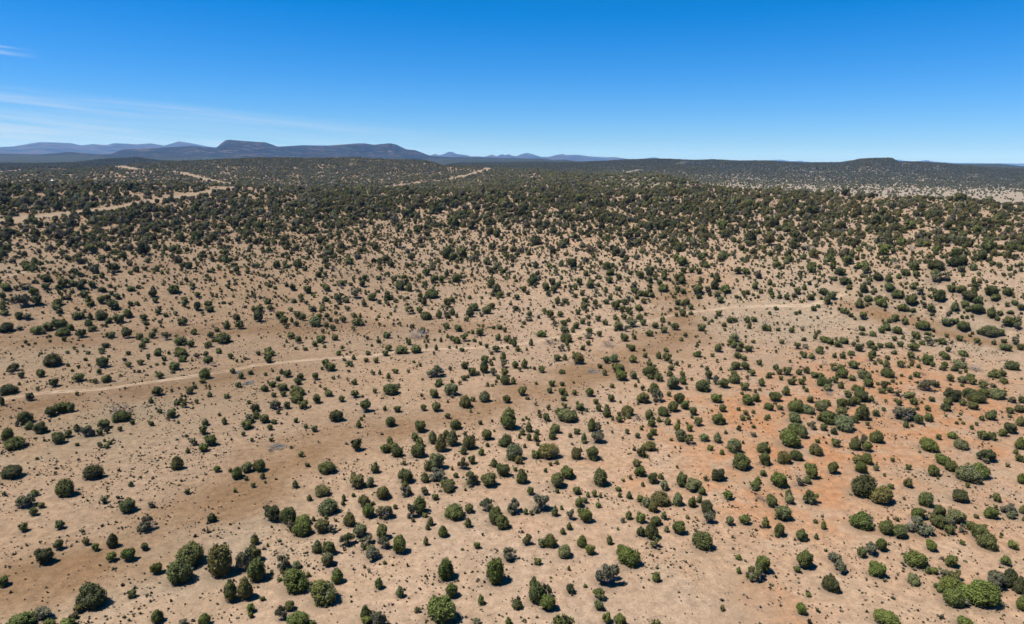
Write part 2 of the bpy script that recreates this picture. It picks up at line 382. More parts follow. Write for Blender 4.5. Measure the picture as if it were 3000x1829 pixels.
# Junipers read off the photograph: tile x origin, tile y origin, then x,y,w,h and a tone letter
# g green, b bright, o olive, l pale, y grey and open, k dark, d dead and leafless
TRACE = [
(0,1429,"""330,50,80,65 245,130,155,130y 400,168,70,60o 322,228,75,80 635,0,160,165 1225,178,148,120 1450,168,70,60y 1800,35,55,55
222,382,85,85 572,358,85,85 1400,350,145,140y 1335,405,40,35 2045,290,90,85k 795,415,35,30 560,550,85,95 825,522,62,70o 915,575,70,75b
1080,510,95,130k 420,660,150,150k 1075,668,90,90b 1232,642,118,125b 1392,570,72,70k 1498,780,100,105b 2450,497,80,100 1840,640,260,210
1718,810,215,210 2110,700,245,290o 2350,700,150,190y 2430,640,140,150 2468,785,190,210b 2215,990,125,220 2360,970,130,200o 875,1040,240,220k
750,1160,90,85o 1265,1025,75,75 25,905,100,95b 205,1280,235,160b 420,1215,160,120y 460,1300,120,60b 650,1300,150,60b 1510,1235,105,120b
1770,1290,90,70y 1970,1275,115,110b 2415,1160,80,85b 2412,1225,50,55b 1200,1242,25,30"""),
(750,1429,"""630,25,145,105o 1225,45,135,120o 1437,30,110,100y 1620,35,80,80y 1722,88,65,60 1850,0,130,75k 512,98,50,60 845,95,42,70
836,145,40,50 938,70,38,38 1048,130,115,110o 1125,148,45,35 695,180,165,140l 1085,225,112,120b 1240,235,150,130y 1340,182,42,45
895,302,108,130o 1578,165,135,150 1505,220,90,130y 1625,265,50,45 1910,225,190,140 2055,200,85,85 2225,168,115,120y 2300,270,150,160
2370,330,120,130 2330,215,60,80 160,252,150,145k 310,270,155,155 455,310,150,110b 445,395,180,140b 672,285,35,40b 555,300,38,45 768,312,30,30
635,370,140,120o 735,395,80,80y 870,497,125,120 1000,412,125,125l 1090,490,100,90y 1040,540,90,100y 1210,430,120,130 1235,530,100,110y
1100,580,100,70b 1125,630,140,120y 1380,552,145,160b 1676,325,62,80 1655,375,45,60 1800,418,90,105b 2040,335,68,90 1635,515,52,80
1510,312,38,38 590,568,90,115l 705,585,110,120 685,690,115,120l 262,715,115,130y 385,745,90,80l 250,808,38,45 500,835,42,45 222,880,45,40b
150,820,35,35 375,890,230,210b 780,850,105,130b 760,805,75,60y 650,1000,240,215 112,550,25,35 1238,720,38,38b 1046,758,28,35
1180,918,85,105b 1383,1000,78,105l 1832,785,168,190b 2305,800,190,230b 2430,640,130,125y 2130,552,62,65b 1880,995,115,125b 1780,1160,290,250b
1705,1080,60,90b 2168,1080,62,95b 62,1065,50,45 318,1140,105,95 245,1205,95,130y 400,1260,190,150b 530,1300,80,50b 672,1135,32,40
1045,1200,85,130b 1065,1270,100,80b 1175,1260,130,140y 2115,1290,100,60y 2430,1280,60,70b 1985,592,30,25b"""),
(1500,1429,"""180,30,70,80 432,30,42,45 622,25,75,75 1022,12,58,45b 15,180,130,130y 280,145,160,155y 129,228,48,60 186,240,45,50
410,225,70,95 480,190,34,45 733,73,38,40b 792,60,55,60 850,73,34,50b 1037,70,42,50 1130,68,55,75 640,140,80,90b 645,215,40,55b
710,265,140,130b 832,168,55,48b 575,258,90,100y 552,370,55,70 490,415,52,65 1235,108,75,65 1300,140,95,95l 1425,100,165,130o
1365,185,95,100o 1592,112,108,120l 1745,140,90,100 1800,110,70,75l 1875,190,130,120k 1895,290,105,110y 1820,30,75,75 2075,70,88,85b
2370,75,60,75d 2430,100,60,70d 2345,5,85,40k 1123,265,65,80b 1068,310,48,50y 1237,288,88,100b 1385,315,120,90 1235,420,90,100
1345,415,130,150k 1372,530,90,100 1605,385,112,120b 1840,510,190,165 2100,320,75,85l 2237,308,100,90b 2440,335,70,100 145,500,95,105
365,510,115,120 285,530,75,85l 508,610,125,115l 672,515,90,110b 755,595,90,95b 940,502,62,85 245,712,68,65 548,773,32,50
1058,600,105,100b 1135,670,195,170b 375,863,30,22 920,830,215,205y 1388,855,82,95b 2420,740,140,155b 2340,820,150,150 2183,795,42,70b
205,910,80,110 235,1010,170,190 335,1000,90,120y 345,1110,145,140b 558,975,95,95k 706,945,40,35 842,1028,112,105 836,1130,90,90
908,1252,92,100b 1035,1275,110,110b 487,1290,100,80b 2025,1160,48,52o"""),
(2250,1429,"""35,128,105,110 200,60,70,100 205,110,85,90l 408,92,135,120 1110,70,195,165o 1312,102,28,30 1530,115,130,135 1845,80,145,110k
2195,90,92,85 150,245,150,130l 455,322,45,42 538,362,52,80b 108,400,108,120 90,455,45,45 325,458,108,100 465,467,42,60 905,315,210,155b
1140,385,155,130 1270,425,125,120 1460,370,230,160y 1435,250,110,110b 1510,260,75,95y 1650,220,95,100 1640,325,140,120 1750,340,110,90y
1805,275,150,125l 1750,405,95,90 1867,392,65,85y 1950,365,85,90 2040,430,150,140 2110,510,180,150 2155,245,118,105b 2190,182,45,50y 2320,205,140,110y
2350,260,90,80l 2450,210,60,80 2460,300,30,60 2007,275,45,42 2240,470,28,28b 1870,528,55,45b 1092,545,110,120b 988,595,115,115y
900,622,85,92 1568,555,98,100b 2365,555,92,75b 1430,685,195,150b 1770,708,118,110b 355,690,150,160 278,785,65,60b 640,672,120,100y
700,755,125,115y 1045,785,145,140b 600,920,152,150k 1400,880,120,90l 1537,790,50,80 1603,800,68,65b 2287,702,90,90b 1700,820,100,90y
1800,850,130,110o 1760,940,230,170b 1780,1050,190,160b 1870,1100,110,80y 1615,942,45,50b 1655,980,60,60b 2045,1010,290,230b 2195,890,180,160y
2330,870,150,160k 2430,940,100,160k 2440,1105,90,140b 388,1030,48,45b 328,1170,98,105b 1140,1250,220,150b 1880,1290,160,50b 1154,300,25,25"""),
(0,1029,"""650,10,40,30 847,15,40,35 985,8,65,25 505,85,165,120k 135,155,90,75k 105,195,60,60y 200,232,62,62k 382,215,85,78 515,302,90,85k
755,255,105,80 915,290,50,50 1032,263,105,75o 950,198,50,55 693,185,40,28 825,78,42,35 985,110,108,98 1240,128,62,52 1232,18,48,42
1355,108,65,55 1425,38,36,32 1522,18,72,58 1578,72,48,48 1510,125,42,26 1574,120,34,32 1450,148,34,24 1672,145,92,82 1535,235,68,65
1340,193,38,35 1740,15,125,75 1757,72,80,65 1895,45,55,52y 1985,28,50,55 2010,85,108,75 1975,218,105,98 1950,288,60,45 2218,47,55,55
2110,5,55,40 2238,193,50,50 2318,238,55,62 2298,325,75,52 2410,205,60,45 75,368,145,95k 15,480,55,90 290,438,80,78k 742,408,38,42
1515,385,105,85k 1450,473,48,60 1656,375,30,32 1830,378,85,75o 1872,342,50,42 1702,497,58,50 1740,472,45,52 1790,472,44,46y 1893,484,42,46
2180,433,48,48 2015,335,24,35 485,580,110,95 590,545,120,100 665,538,95,95 242,640,130,120 170,700,45,55y 278,715,95,75 385,738,125,100k
65,803,120,120 150,880,175,115 100,915,90,60y 1155,560,165,100d 1165,625,145,105 997,703,105,88 740,740,62,75 838,770,115,110y 652,797,90,72
552,840,115,105 958,780,58,60 1153,747,46,50 1271,684,44,46 1003,857,28,32 1060,880,44,42 1028,915,50,46b 742,897,40,34 1540,577,50,45
1648,597,92,85 1618,650,34,44y 1715,683,26,32 1972,685,68,62 1952,760,78,85 2160,673,52,68 2025,858,105,105b 1960,927,88,78b 1858,875,78,72y
1805,957,42,52 1793,813,36,30 2110,610,30,32 2400,490,40,38 2445,545,75,80k 2395,650,100,80y 2372,710,105,85 2455,620,50,70 2340,797,40,46
2425,852,38,38 120,1160,200,125k 888,1168,160,130k 1702,1077,100,125o 2090,1132,65,65 355,1032,36,28 2285,1170,110,110 2378,1120,105,90l
2215,1148,40,42 2365,1225,45,42 2455,1110,50,80 2435,1290,50,50 1350,1210,30,25 340,838,30,22"""),
(750,1029,"""20,20,45,45 125,15,110,50 120,75,85,75k 160,188,26,28 93,220,38,35 245,195,44,55 300,217,78,70 210,265,50,48 425,245,66,68
398,290,82,75 570,240,62,72 745,257,36,32 155,320,60,58 75,358,85,68 258,345,92,75 172,420,50,48 262,410,64,55 395,385,140,80 395,455,120,85
455,515,90,80 185,515,110,90y 295,520,70,72 10,540,50,70 10,615,60,80 212,582,42,50 82,648,88,85 383,665,46,48 478,725,42,42 132,733,56,58
795,18,66,48 940,58,42,52 1078,18,52,42 1242,20,68,55 672,115,75,75 710,150,105,80 636,165,34,32 845,82,46,32y 900,115,60,50 922,135,36,36
1060,86,48,44 1157,90,50,52 890,190,32,28 1128,212,38,38 1190,202,34,52 1275,237,44,56 943,300,58,50 1142,383,46,48 693,405,80,62
948,415,95,75 583,460,80,88 825,457,58,62 1295,365,138,105 1045,530,108,112 1237,547,38,48 1362,556,66,64 772,625,128,100k 988,703,54,75
1014,650,36,38 1040,620,26,32 1290,680,105,95 1575,725,112,108 1730,195,165,112y 1868,165,38,44 1580,132,34,34 1763,295,85,60 1745,325,55,45
1720,408,82,88 1878,372,130,110l 1998,257,58,52 2010,135,78,72 2075,200,78,78 2130,212,50,42 2205,75,75,70 2195,150,85,120 2278,200,82,78y
2375,50,60,90 2375,120,80,80y 2395,205,75,80 2395,275,100,95 2230,320,34,44 2200,438,98,100l 2015,485,115,115o 2088,462,48,48 2408,460,78,76o
1593,422,30,32 1612,543,62,62 1745,535,90,90 1845,482,24,34 1842,625,56,52 1925,705,102,95 2158,685,44,46 2272,670,26,30 2425,650,150,200
1285,857,62,66 1235,938,88,80 1315,925,90,95 1355,968,105,100 1530,828,75,80 1575,880,85,90 1555,955,135,130 1700,830,85,120l 1775,885,100,170o
1825,800,80,85 1885,835,110,150l 2040,880,130,130o 1998,955,65,80 2085,830,50,60 2220,805,98,95 2012,792,38,40 2292,765,26,26 2168,968,60,70b
2227,900,40,42 2400,860,130,105 1428,1075,46,46l 1740,1060,140,150l 1655,1105,80,95o 1750,1190,150,120y 1992,1080,102,115o 2080,1043,78,82
1888,1128,28,42 2295,1075,68,82 2375,1145,120,120 1630,1215,80,95o 1922,1195,50,50 2075,1225,145,135 2245,1240,140,125 1445,1200,150,130
1845,1280,130,100 1435,1290,70,60 690,1118,160,115 1140,1120,80,105 975,1250,150,125o 1100,1262,92,100l 495,1092,46,44 40,1105,100,110
62,1200,52,62 380,1280,60,75 90,1260,26,30"""),
(1500,1029,"""30,130,66,72 120,120,68,92 178,155,22,26 215,163,34,36 288,175,70,64 15,285,50,70 440,65,75,65 508,58,48,62 640,72,110,108o
475,195,68,44 385,310,62,62b 363,378,58,56 485,385,72,68 515,410,50,40 498,455,60,52 602,400,50,55 748,395,82,85 905,85,60,70 980,65,120,75l
1170,72,92,72 1280,38,48,50 970,130,28,34 1025,170,115,90 1045,232,112,100b 893,205,50,62 1172,230,74,78l 1218,285,26,38 1190,327,34,40
962,333,46,44 955,450,64,70 1043,487,26,28 808,483,54,54 508,525,44,46 650,535,88,68 835,545,62,70 718,567,36,38 676,593,26,32 915,585,82,100
915,530,45,40 520,615,190,125l 445,580,60,65b 595,605,65,80 330,630,88,84 270,620,36,44 140,640,28,34 105,658,34,30 10,580,30,90 5,700,50,90
165,732,70,92 98,775,56,66 70,818,30,50 165,825,52,72 240,780,54,54 235,835,64,70 248,892,36,38 122,910,36,42 312,848,16,36 415,745,92,88
382,805,85,90 562,812,42,44 622,773,58,58 770,710,80,120 825,730,60,90y 815,830,130,110y 692,835,56,100 690,870,44,40 1110,573,115,95o
1122,620,50,60 1208,620,66,86d 1028,605,40,44 968,645,34,44 1030,655,70,62 922,688,24,26 1110,773,46,52 1247,742,36,38 1065,833,22,24
1210,812,48,52 1360,775,66,66 1328,818,62,66 1320,610,88,90 1345,680,76,95 1410,657,46,54 1495,678,58,64 1585,725,62,74b 1600,677,36,42
1707,737,64,68b 1790,678,82,82 1733,628,32,40 1742,578,75,78 1265,450,115,100o 1370,360,105,100 1400,430,110,115y 1313,375,24,40 1213,500,26,30
1512,412,44,48 1455,580,125,88 1550,535,105,90 1612,455,105,95 1665,515,90,85 1335,190,140,95 1320,120,60,50 1320,85,30,40 1410,40,55,70
1490,55,85,80 1525,95,40,50 1335,245,80,55 1410,250,95,85 1530,160,60,50 1513,215,80,55 1590,118,40,44 1640,220,50,55 1650,278,72,85
1555,305,125,120l 1728,268,30,32 1840,330,145,110 1785,25,95,60 1708,140,32,32 1828,143,36,26 1928,38,38,36 1875,168,44,44 1888,225,72,80
2010,168,32,38 1888,290,40,50 1965,275,75,90y 2035,310,100,90 2150,140,110,80 2245,140,100,80 2165,38,90,60 2232,68,58,46 2380,108,60,55
2315,210,60,62 2132,215,60,60 2145,265,105,90 2268,250,46,46y 2240,340,85,75 2405,300,66,80 1970,450,105,85b 2028,550,70,70 2262,470,112,95b
2342,447,80,76 2340,383,36,40 2455,240,30,60 2180,555,42,34 2255,595,52,48 2325,585,36,36 2222,643,56,52 2278,643,44,40 2450,530,60,60
2445,640,40,55 2325,725,44,36 1985,655,120,95 1630,810,105,110l 1700,850,90,90 1850,830,95,75l 1982,832,80,100l 2150,910,125,135l 2057,778,34,40
2325,800,66,46y 1905,930,54,54b 2022,970,46,54b 1316,912,112,90o 1243,970,92,92k 1298,1012,28,36 2205,1060,175,140 2415,930,100,100
2430,1040,105,110 2418,1172,64,60 1530,848,36,30 225,995,75,80 345,965,190,140o 75,1045,85,85o 18,975,150,150l 617,985,110,110o 660,945,34,44
768,985,125,118 845,1033,30,30 432,1072,38,40b 1200,1075,80,75o 1233,1158,98,95b 1355,1220,98,95k 30,1135,46,42 95,1205,100,135 322,1148,36,40
535,1170,132,110b 435,1245,148,140 850,1215,165,155 1983,1195,122,110k 1630,1240,120,120 1750,1285,150,120l 1260,1280,38,46 1475,1295,82,90l
2370,1240,60,70b 2340,1285,85,70b"""),
(2250,1029,"""320,12,44,28 345,38,62,56 500,5,80,30 212,95,30,32 75,155,60,58 110,198,64,58 180,193,78,80 15,232,50,58 125,260,40,42 298,200,60,60
372,183,64,66 228,293,78,62 322,293,72,58 348,255,34,38 342,345,30,32 370,373,44,44 172,382,76,92 70,440,105,88 405,463,66,62 640,40,44,54
720,38,58,70 795,18,75,48 545,105,55,55d 510,148,30,32 640,155,90,70 700,165,80,75 720,215,115,90 825,130,98,76 455,230,70,62 505,238,60,58
520,290,110,90 590,290,55,75 645,275,66,68 700,325,60,72 808,258,70,54 580,350,100,70l 585,395,66,56d 840,350,86,62 930,225,115,85l 900,230,60,70d
970,305,88,82 1013,20,85,60 983,62,80,68 1030,115,40,40 1088,105,38,46 1148,62,46,46 1140,120,62,75 1150,205,122,88 1048,193,26,24
1200,287,38,38 1120,322,72,76k 1095,383,66,50 1172,375,62,58 1240,405,70,60y 1282,123,78,66 1355,150,28,28 1380,127,40,38 1448,145,44,40
1220,12,66,36 1372,35,84,66 1442,60,26,34 1285,232,34,30 1373,252,36,44 1435,225,74,56 1498,212,48,44d 1535,85,112,92b 1680,25,60,50
1707,50,84,68 1880,22,105,55 1700,130,60,60 1682,160,72,52 1825,110,100,60l 1850,130,120,60l 1800,165,90,60 1850,200,36,34 1905,188,32,44
1998,150,125,64d 2342,138,125,82 2160,225,100,60 2210,220,90,90 2262,215,60,60 2268,282,92,54 1758,258,72,68 1872,275,88,66l 1940,245,85,60
1970,290,80,66 2062,320,90,72 2090,280,70,60d 2170,330,70,34y 1868,328,36,32 1520,325,130,115y 1622,322,82,62 1375,425,115,75l 1408,485,78,66
1258,495,60,60 1575,462,56,48 1480,490,28,30 1437,550,42,40 1540,550,60,54 1112,558,42,42 998,455,50,60 1135,475,30,30 1775,425,150,115k
1745,480,95,70 1722,540,115,78k 1875,492,66,60 1980,525,90,75 1940,410,120,105 2010,445,150,100 2070,400,90,90 2205,410,145,95l 2273,390,48,38
2360,470,90,60y 2440,465,60,70 2425,555,95,70k 2330,570,76,60 2328,625,40,32 2145,622,100,78 2175,585,50,40 2058,645,50,52 1850,655,30,24
1815,690,36,32 1878,692,32,30 2010,700,36,38 1960,732,40,44 2430,675,80,95 765,415,84,72 895,430,135,110 905,370,60,60 830,470,110,80
710,510,105,100 790,490,90,80 710,580,100,80o 270,530,160,110 300,495,90,60 385,560,110,85l 255,635,125,95l 510,530,110,100l 560,495,80,60
115,542,62,50 20,535,66,75 10,630,34,46 265,462,28,36 75,505,30,40y 915,590,145,145 1038,595,72,66 840,650,66,84 600,640,170,120
735,690,190,140l 500,640,60,60 958,698,42,40 540,733,66,66 425,715,70,80y 270,740,150,90 340,780,85,115 200,835,190,160b 1330,600,200,135y
1450,655,88,90 1555,640,84,82 1330,705,56,66 1050,825,118,110 845,890,95,125 920,860,80,110y 957,920,86,95 648,880,92,80 475,865,48,40
458,945,120,105o 262,1000,120,100 150,1020,130,115o 560,880,24,28 585,805,24,22 1645,825,56,54 1785,812,96,66b 1545,897,170,120b
1860,895,124,90l 2062,805,100,86 2165,820,90,75 2260,785,92,72 2332,742,124,95k 2428,885,90,115b 2385,965,46,54 2415,1025,66,72 2455,1050,30,60
2110,1005,145,115k 2100,1055,66,50y 1460,968,26,24 1680,1042,122,100b 1760,1105,112,105 2035,1150,165,135b 1930,1180,200,155l 1590,1145,110,105
1350,1115,50,54 1635,1217,26,36 1350,1270,85,90o 1198,1043,42,42b 1038,1122,54,58l 868,1045,98,90o 955,1035,100,105 895,1120,102,105b
628,1125,98,108 390,1105,70,60b 430,1110,70,60 428,1170,120,110b 380,1235,90,75 305,1262,105,80y 110,1245,140,130b 10,1060,30,80 10,940,30,90
2440,1225,75,100b 1185,1300,55,50 1920,1290,44,50 940,1290,250,200k"""),
(0,729,"""740,70,54,40k 500,130,36,30 325,180,84,50k 318,135,38,32 272,150,44,42 178,220,36,36 578,197,42,34 435,280,100,65k 485,300,50,40
580,252,30,30 596,278,36,30 715,215,95,60k 670,225,34,30 760,245,55,50 55,365,110,60 245,360,100,55y 440,360,70,60 560,367,66,44 685,330,80,58
768,350,84,80k 800,312,70,40 885,345,70,66 975,390,84,50k 812,435,78,62 350,495,96,90k 205,500,110,110y 20,455,60,70 125,490,50,55
550,515,110,60 535,560,85,50 570,600,64,44 25,565,70,50 40,612,80,45 975,490,66,70 1032,470,66,60 850,490,60,80 695,410,42,30
270,650,100,56y 730,650,74,60 785,640,66,56 865,650,50,70k 840,712,88,66 970,635,108,90 1045,690,84,55 1145,672,100,84 1235,620,92,85
1385,660,72,62k 1400,715,74,46 1120,455,80,50 1265,380,85,48 1470,430,70,75k 1495,495,50,48 1665,385,110,80 1775,488,74,52 1900,440,56,50
2020,578,74,58 1255,528,50,44 1520,605,60,52 1590,637,64,40 2280,665,70,78k 1755,705,84,72k 2305,735,88,80 2180,735,68,88 1870,800,80,58
2085,780,54,44 2030,830,62,60 2140,860,150,100 2060,880,60,40 2005,920,74,58 1730,890,130,80 1830,915,75,70 1600,840,92,84y 1465,830,72,66
1340,845,70,66 1390,880,90,50 1370,935,66,66 1225,815,95,95k 1210,765,50,30 1065,832,84,64 780,815,100,85k 890,770,100,55 568,730,115,105
605,800,130,80 680,755,66,66 370,785,135,66 55,755,120,85k 190,765,66,40y 245,895,36,38 275,920,30,28 340,910,30,24 480,888,34,28 615,870,46,50
1017,930,62,52k 980,970,60,45 1720,970,90,50 1525,975,70,30 2105,970,60,36"""),
(750,729,"""25,650,110,110k 135,572,55,60 30,575,75,60 230,640,90,76 270,690,80,84 400,635,70,72 455,660,60,70 385,722,56,54 345,685,34,56
565,700,130,95l 600,650,80,50 685,645,54,56 712,680,54,46 673,730,56,50 738,760,58,62 780,697,46,50 836,680,64,62 885,578,50,48 768,618,40,42
940,640,76,46 1003,642,34,48 990,705,130,64 335,835,76,64l 405,875,66,72 625,870,82,76 567,915,58,54 755,853,66,62 295,890,28,36 475,962,46,36
378,960,30,30 125,975,90,40 1258,832,72,62 1182,888,50,46 1072,860,34,38 1470,898,56,60b 1560,815,140,90d 1600,785,60,60 1280,955,66,62
1410,970,140,60 1545,965,110,80 1735,950,36,60 1642,930,30,38 1655,885,30,38 1620,890,24,34 1830,740,84,58 1950,765,78,66 1512,742,32,44
1780,875,32,50 1845,840,32,44 2010,850,95,84 1930,880,90,72 1880,860,50,50 2155,800,80,76 2083,800,38,44 2325,855,58,60 2350,755,66,48
2393,780,48,50 2410,870,70,60 2450,890,50,60 2160,910,34,40 2220,935,40,44 2100,880,40,36 2310,965,88,66 1980,970,50,40 1860,947,34,32
1930,945,24,34 1485,590,90,80 1575,590,66,58 1640,645,130,76 1760,630,70,84 1885,605,64,76 1615,505,54,90k 1580,450,52,56 1385,350,110,90
1470,370,66,80 1690,430,130,80 1840,520,80,90 1890,488,64,50 2060,610,80,100k 2100,560,120,70 2230,590,110,76 2270,550,60,60 2030,678,50,44
785,475,80,76 970,430,100,90y 500,390,70,75 355,370,62,64k 1120,460,95,70 1185,510,50,44 1265,428,40,40 1040,520,46,80 600,245,70,56
625,200,52,50 680,170,56,48 830,328,58,50 1045,275,60,56 1180,280,50,42 1195,192,46,50 1330,285,52,50 1785,295,60,66 1705,295,64,66
1940,275,80,66 1835,230,52,62 1640,220,80,70 2270,330,90,90 2280,430,50,60 2350,440,70,60 665,360,66,50 370,500,60,40 430,460,46,56"""),
(1500,729,"""230,155,58,72k 585,135,90,90k 915,165,110,80 45,465,56,56 195,295,100,100 115,390,56,60 225,355,40,44 330,365,70,80 350,430,52,60
400,390,66,70 445,350,60,60 565,375,58,60y 648,315,66,66 755,345,84,66 805,405,58,50y 675,430,48,42 610,452,48,44 435,495,58,52 512,500,66,50
538,525,34,36 703,492,62,50 688,528,48,40 800,520,56,66 850,552,36,38 905,510,60,48 945,470,50,50 995,545,84,84 1080,510,60,60 1120,480,60,56y
1160,495,34,44 1018,382,58,44 900,395,40,60 1175,360,80,76y 1180,400,80,50 1235,425,70,56 1290,435,60,60 1345,445,56,44 1330,398,50,40
1270,500,56,52 1200,465,48,40 1455,375,100,70 1588,382,58,50 1645,408,60,50 1420,325,56,54 1640,300,80,76 1590,275,70,66 1470,260,84,80
1325,215,76,90k 1230,250,80,70 1330,300,60,66 1115,298,56,40 1028,268,58,52 945,225,100,66 710,235,56,58 935,300,70,66 1095,185,60,50y
1650,205,60,60 1725,205,60,50 1800,215,60,56 1870,162,76,44 1975,275,70,90k 1950,340,80,100k 1790,390,100,90 1880,390,70,60y 2060,385,120,76
1975,435,64,60l 1797,455,58,50k 2005,490,72,60 2170,210,70,70k 2250,215,90,60 2335,358,60,62 2265,418,44,44 2225,420,44,38 2394,410,40,42
2160,460,42,32 1225,568,84,56 1060,580,60,60 1120,590,66,70 1145,620,44,50 1075,655,58,54 1235,655,80,60 995,660,46,56 1170,715,130,66y
1265,710,70,60 828,670,62,58 903,710,60,52 735,720,44,46 678,698,56,56 738,655,50,44 635,608,52,56 712,603,24,36 465,630,64,58 310,590,52,36
365,625,74,76 385,670,40,38 168,625,54,50 155,575,32,34 255,655,36,36 495,712,70,56 410,720,60,50y 165,675,80,34y 115,713,46,36 615,740,70,60
585,780,45,55 498,790,105,84 520,860,130,80 530,905,44,66 290,818,108,64b 365,880,94,76d 183,900,44,70 742,788,68,56 740,838,90,50y
733,907,50,48 685,952,50,50 475,955,66,66y 1030,745,100,80 1095,770,60,60y 1083,855,78,72 1178,853,44,48 930,900,105,84d 1155,955,70,66
1115,935,34,36 1480,972,66,40 25,900,55,90 55,960,50,60 143,965,26,34 1322,815,76,60 1463,782,70,62 1380,738,72,60 1452,680,54,50 1513,718,34,38
1567,748,82,70 1580,635,40,42 1645,615,82,70 1725,620,50,36 1525,587,34,34 1725,560,54,50 1597,515,56,56 1680,510,66,56 1645,530,50,50
1985,622,66,56 1855,675,46,40 1925,693,38,32 1893,715,28,36 2100,685,66,60 2145,685,44,44 2040,730,54,44 1825,760,76,70 1668,830,46,46
1768,846,26,26 2260,685,64,60 2330,680,66,50 2288,740,44,66 2435,760,70,62 2050,778,28,32 2140,855,100,80l 2110,895,70,60 2135,925,68,66
2205,925,70,60 2280,960,76,62 1980,955,74,80 2190,970,80,40 2322,893,44,36 2028,922,30,30 1775,938,32,28 2250,845,26,30"""),
(2250,729,"""20,320,50,60 20,400,50,60 38,440,46,46 110,458,58,42 178,462,50,54 258,448,60,44 285,405,66,60 350,365,46,60 405,465,70,56
570,480,66,110 540,410,110,66 620,450,70,80l 440,573,50,48 480,550,36,34 270,618,38,34 228,785,58,50 98,775,48,36 15,765,45,62 720,595,50,50
763,610,46,46 797,637,48,42 683,575,34,34 917,645,86,74 878,520,80,96 1100,515,124,66 1060,475,90,60 958,475,90,50 925,370,76,100k
1225,665,84,66 1318,700,64,60 1168,690,50,40 1495,735,115,84 1720,700,96,76l 1800,698,66,50 1885,742,130,80 2140,790,160,100l 2240,805,66,66
2030,800,50,44 2015,885,60,50 2310,700,100,90 2390,690,66,70 2415,740,80,70y 1575,570,76,80 1580,630,54,32 1795,555,84,84 1925,580,60,44
2020,570,135,70 1900,530,90,66 1945,450,120,90k 2020,495,80,80 2150,610,84,100 2205,668,58,42 2235,618,58,44 2330,610,66,36 1140,750,110,56
1095,785,60,56 1250,785,110,76 1125,715,50,40 907,768,56,46 905,815,60,38 1005,818,76,50 1425,835,84,76 1540,850,90,90 1570,900,70,80y
1675,890,98,62 1845,860,60,58 1722,836,36,40 1215,865,48,50 1300,850,34,46 985,920,76,76 1018,955,66,50 1080,930,56,50 1177,930,92,56
1270,918,60,56 1400,945,100,80 1490,905,66,44 1390,885,50,34 880,950,84,76k 825,918,44,48 862,885,32,30 860,850,26,26 540,870,110,56
600,890,72,66 675,915,80,66 735,885,80,66 495,965,86,60 455,850,40,44 468,820,34,36 345,870,60,40 290,935,84,66 360,940,56,44y 2375,885,70,80y
2300,950,125,60 2272,885,50,40 2172,903,46,44 2435,945,60,66 1968,810,30,30 1942,835,34,26 755,305,120,66k 490,298,40,36 340,75,80,54
210,95,84,70 290,112,36,38 85,148,90,60 415,190,100,80 420,150,90,50 500,175,50,50 690,215,110,76 850,175,70,40 940,200,70,80 930,150,110,66
1060,270,110,76k 1165,280,66,84 970,290,66,44 635,288,70,36 1175,365,120,66 1240,430,120,76 1380,490,110,90 1480,410,90,80y 1600,280,110,76y
1610,225,90,56 1700,270,110,76y 1620,155,160,66k 1430,240,66,56 1320,225,100,66 1650,450,110,110 1400,355,76,56 1830,120,165,60k 1870,200,84,60y
2000,85,80,66k 2150,400,110,90 2300,410,100,80 2190,465,110,60 2370,515,70,46 1870,390,110,76 1760,380,70,66 1730,625,44,40y 1310,565,110,66
1400,590,60,40 1870,655,34,40 1915,658,32,36 2430,560,60,60"""),
]

# ------------------------------------------------------------------ how much of the ground the trees hide, read off the photograph
CX = np.array([0, 375, 750, 1125, 1500, 1875, 2250, 2625, 3000.])
NY = np.array([470, 520, 550, 575, 600, 640, 680, 720, 760, 800, 850, 900, 950, 1000, 1060.])
NT = np.array([[.85, .85, .85, .85, .85, .85, .80, .80, .80],
               [.62, .72, .76, .72, .86, .80, .75, .75, .75],
               [.72, .72, .66, .70, .86, .74, .66, .66, .66],
               [.66, .64, .66, .76, .84, .68, .64, .64, .62],
               [.70, .72, .72, .80, .82, .76, .74, .70, .66],
               [.66, .70, .72, .58, .58, .74, .80, .74, .66],
               [.62, .60, .58, .28, .38, .52, .60, .64, .62],
               [.40, .46, .34, .20, .30, .34, .40, .48, .54],
               [.12, .32, .28, .13, .22, .26, .30, .34, .38],
               [.10, .18, .14, .12, .14, .16, .16, .24, .30],
               [.08, .09, .08, .09, .10, .10, .07, .14, .18],
               [.06, .05, .04, .05, .07, .05, .04, .06, .08],
               [.03, .02, .02, .02, .03, .03, .02, .03, .04],
               [.00, .00, .00, .00, .00, .00, .00, .00, .00],
               [.00, .00, .00, .00, .00, .00, .00, .00, .00]])
FY = np.array([455, 480, 500, 515, 530, 545, 560, 575, 600.])
FT = np.array([[.88] * 9, [.88, .88, .88, .88, .88, .84, .78, .74, .86],
               [.86, .86, .86, .86, .86, .84, .70, .68, .88], [.8, .8, .8, .8, .76, .66, .68, .72, .86],
               [.6, .6, .6, .6, .6, .55, .66, .66, .80], [.5, .5, .5, .5, .5, .45, .40, .52, .70],
               [.5, .5, .5, .5, .5, .4, .24, .30, .34], [.4, .4, .4, .4, .4, .4, .20, .18, .12], [.2, .2, .2, .2, .2, .2, .2, .15, .08]])
def table(px, py, ys, T):
    fx = np.clip(np.interp(px, CX, np.arange(len(CX))), 0, len(CX) - 1.001)
    fy = np.clip(np.interp(py, ys, np.arange(len(ys))), 0, len(ys) - 1.001)
    i = fy.astype(int); j = fx.astype(int); u = fy - i; v = fx - j
    return (T[i, j] * (1 - v) + T[i, j + 1] * v) * (1 - u) + (T[i + 1, j] * (1 - v) + T[i + 1, j + 1] * v) * u
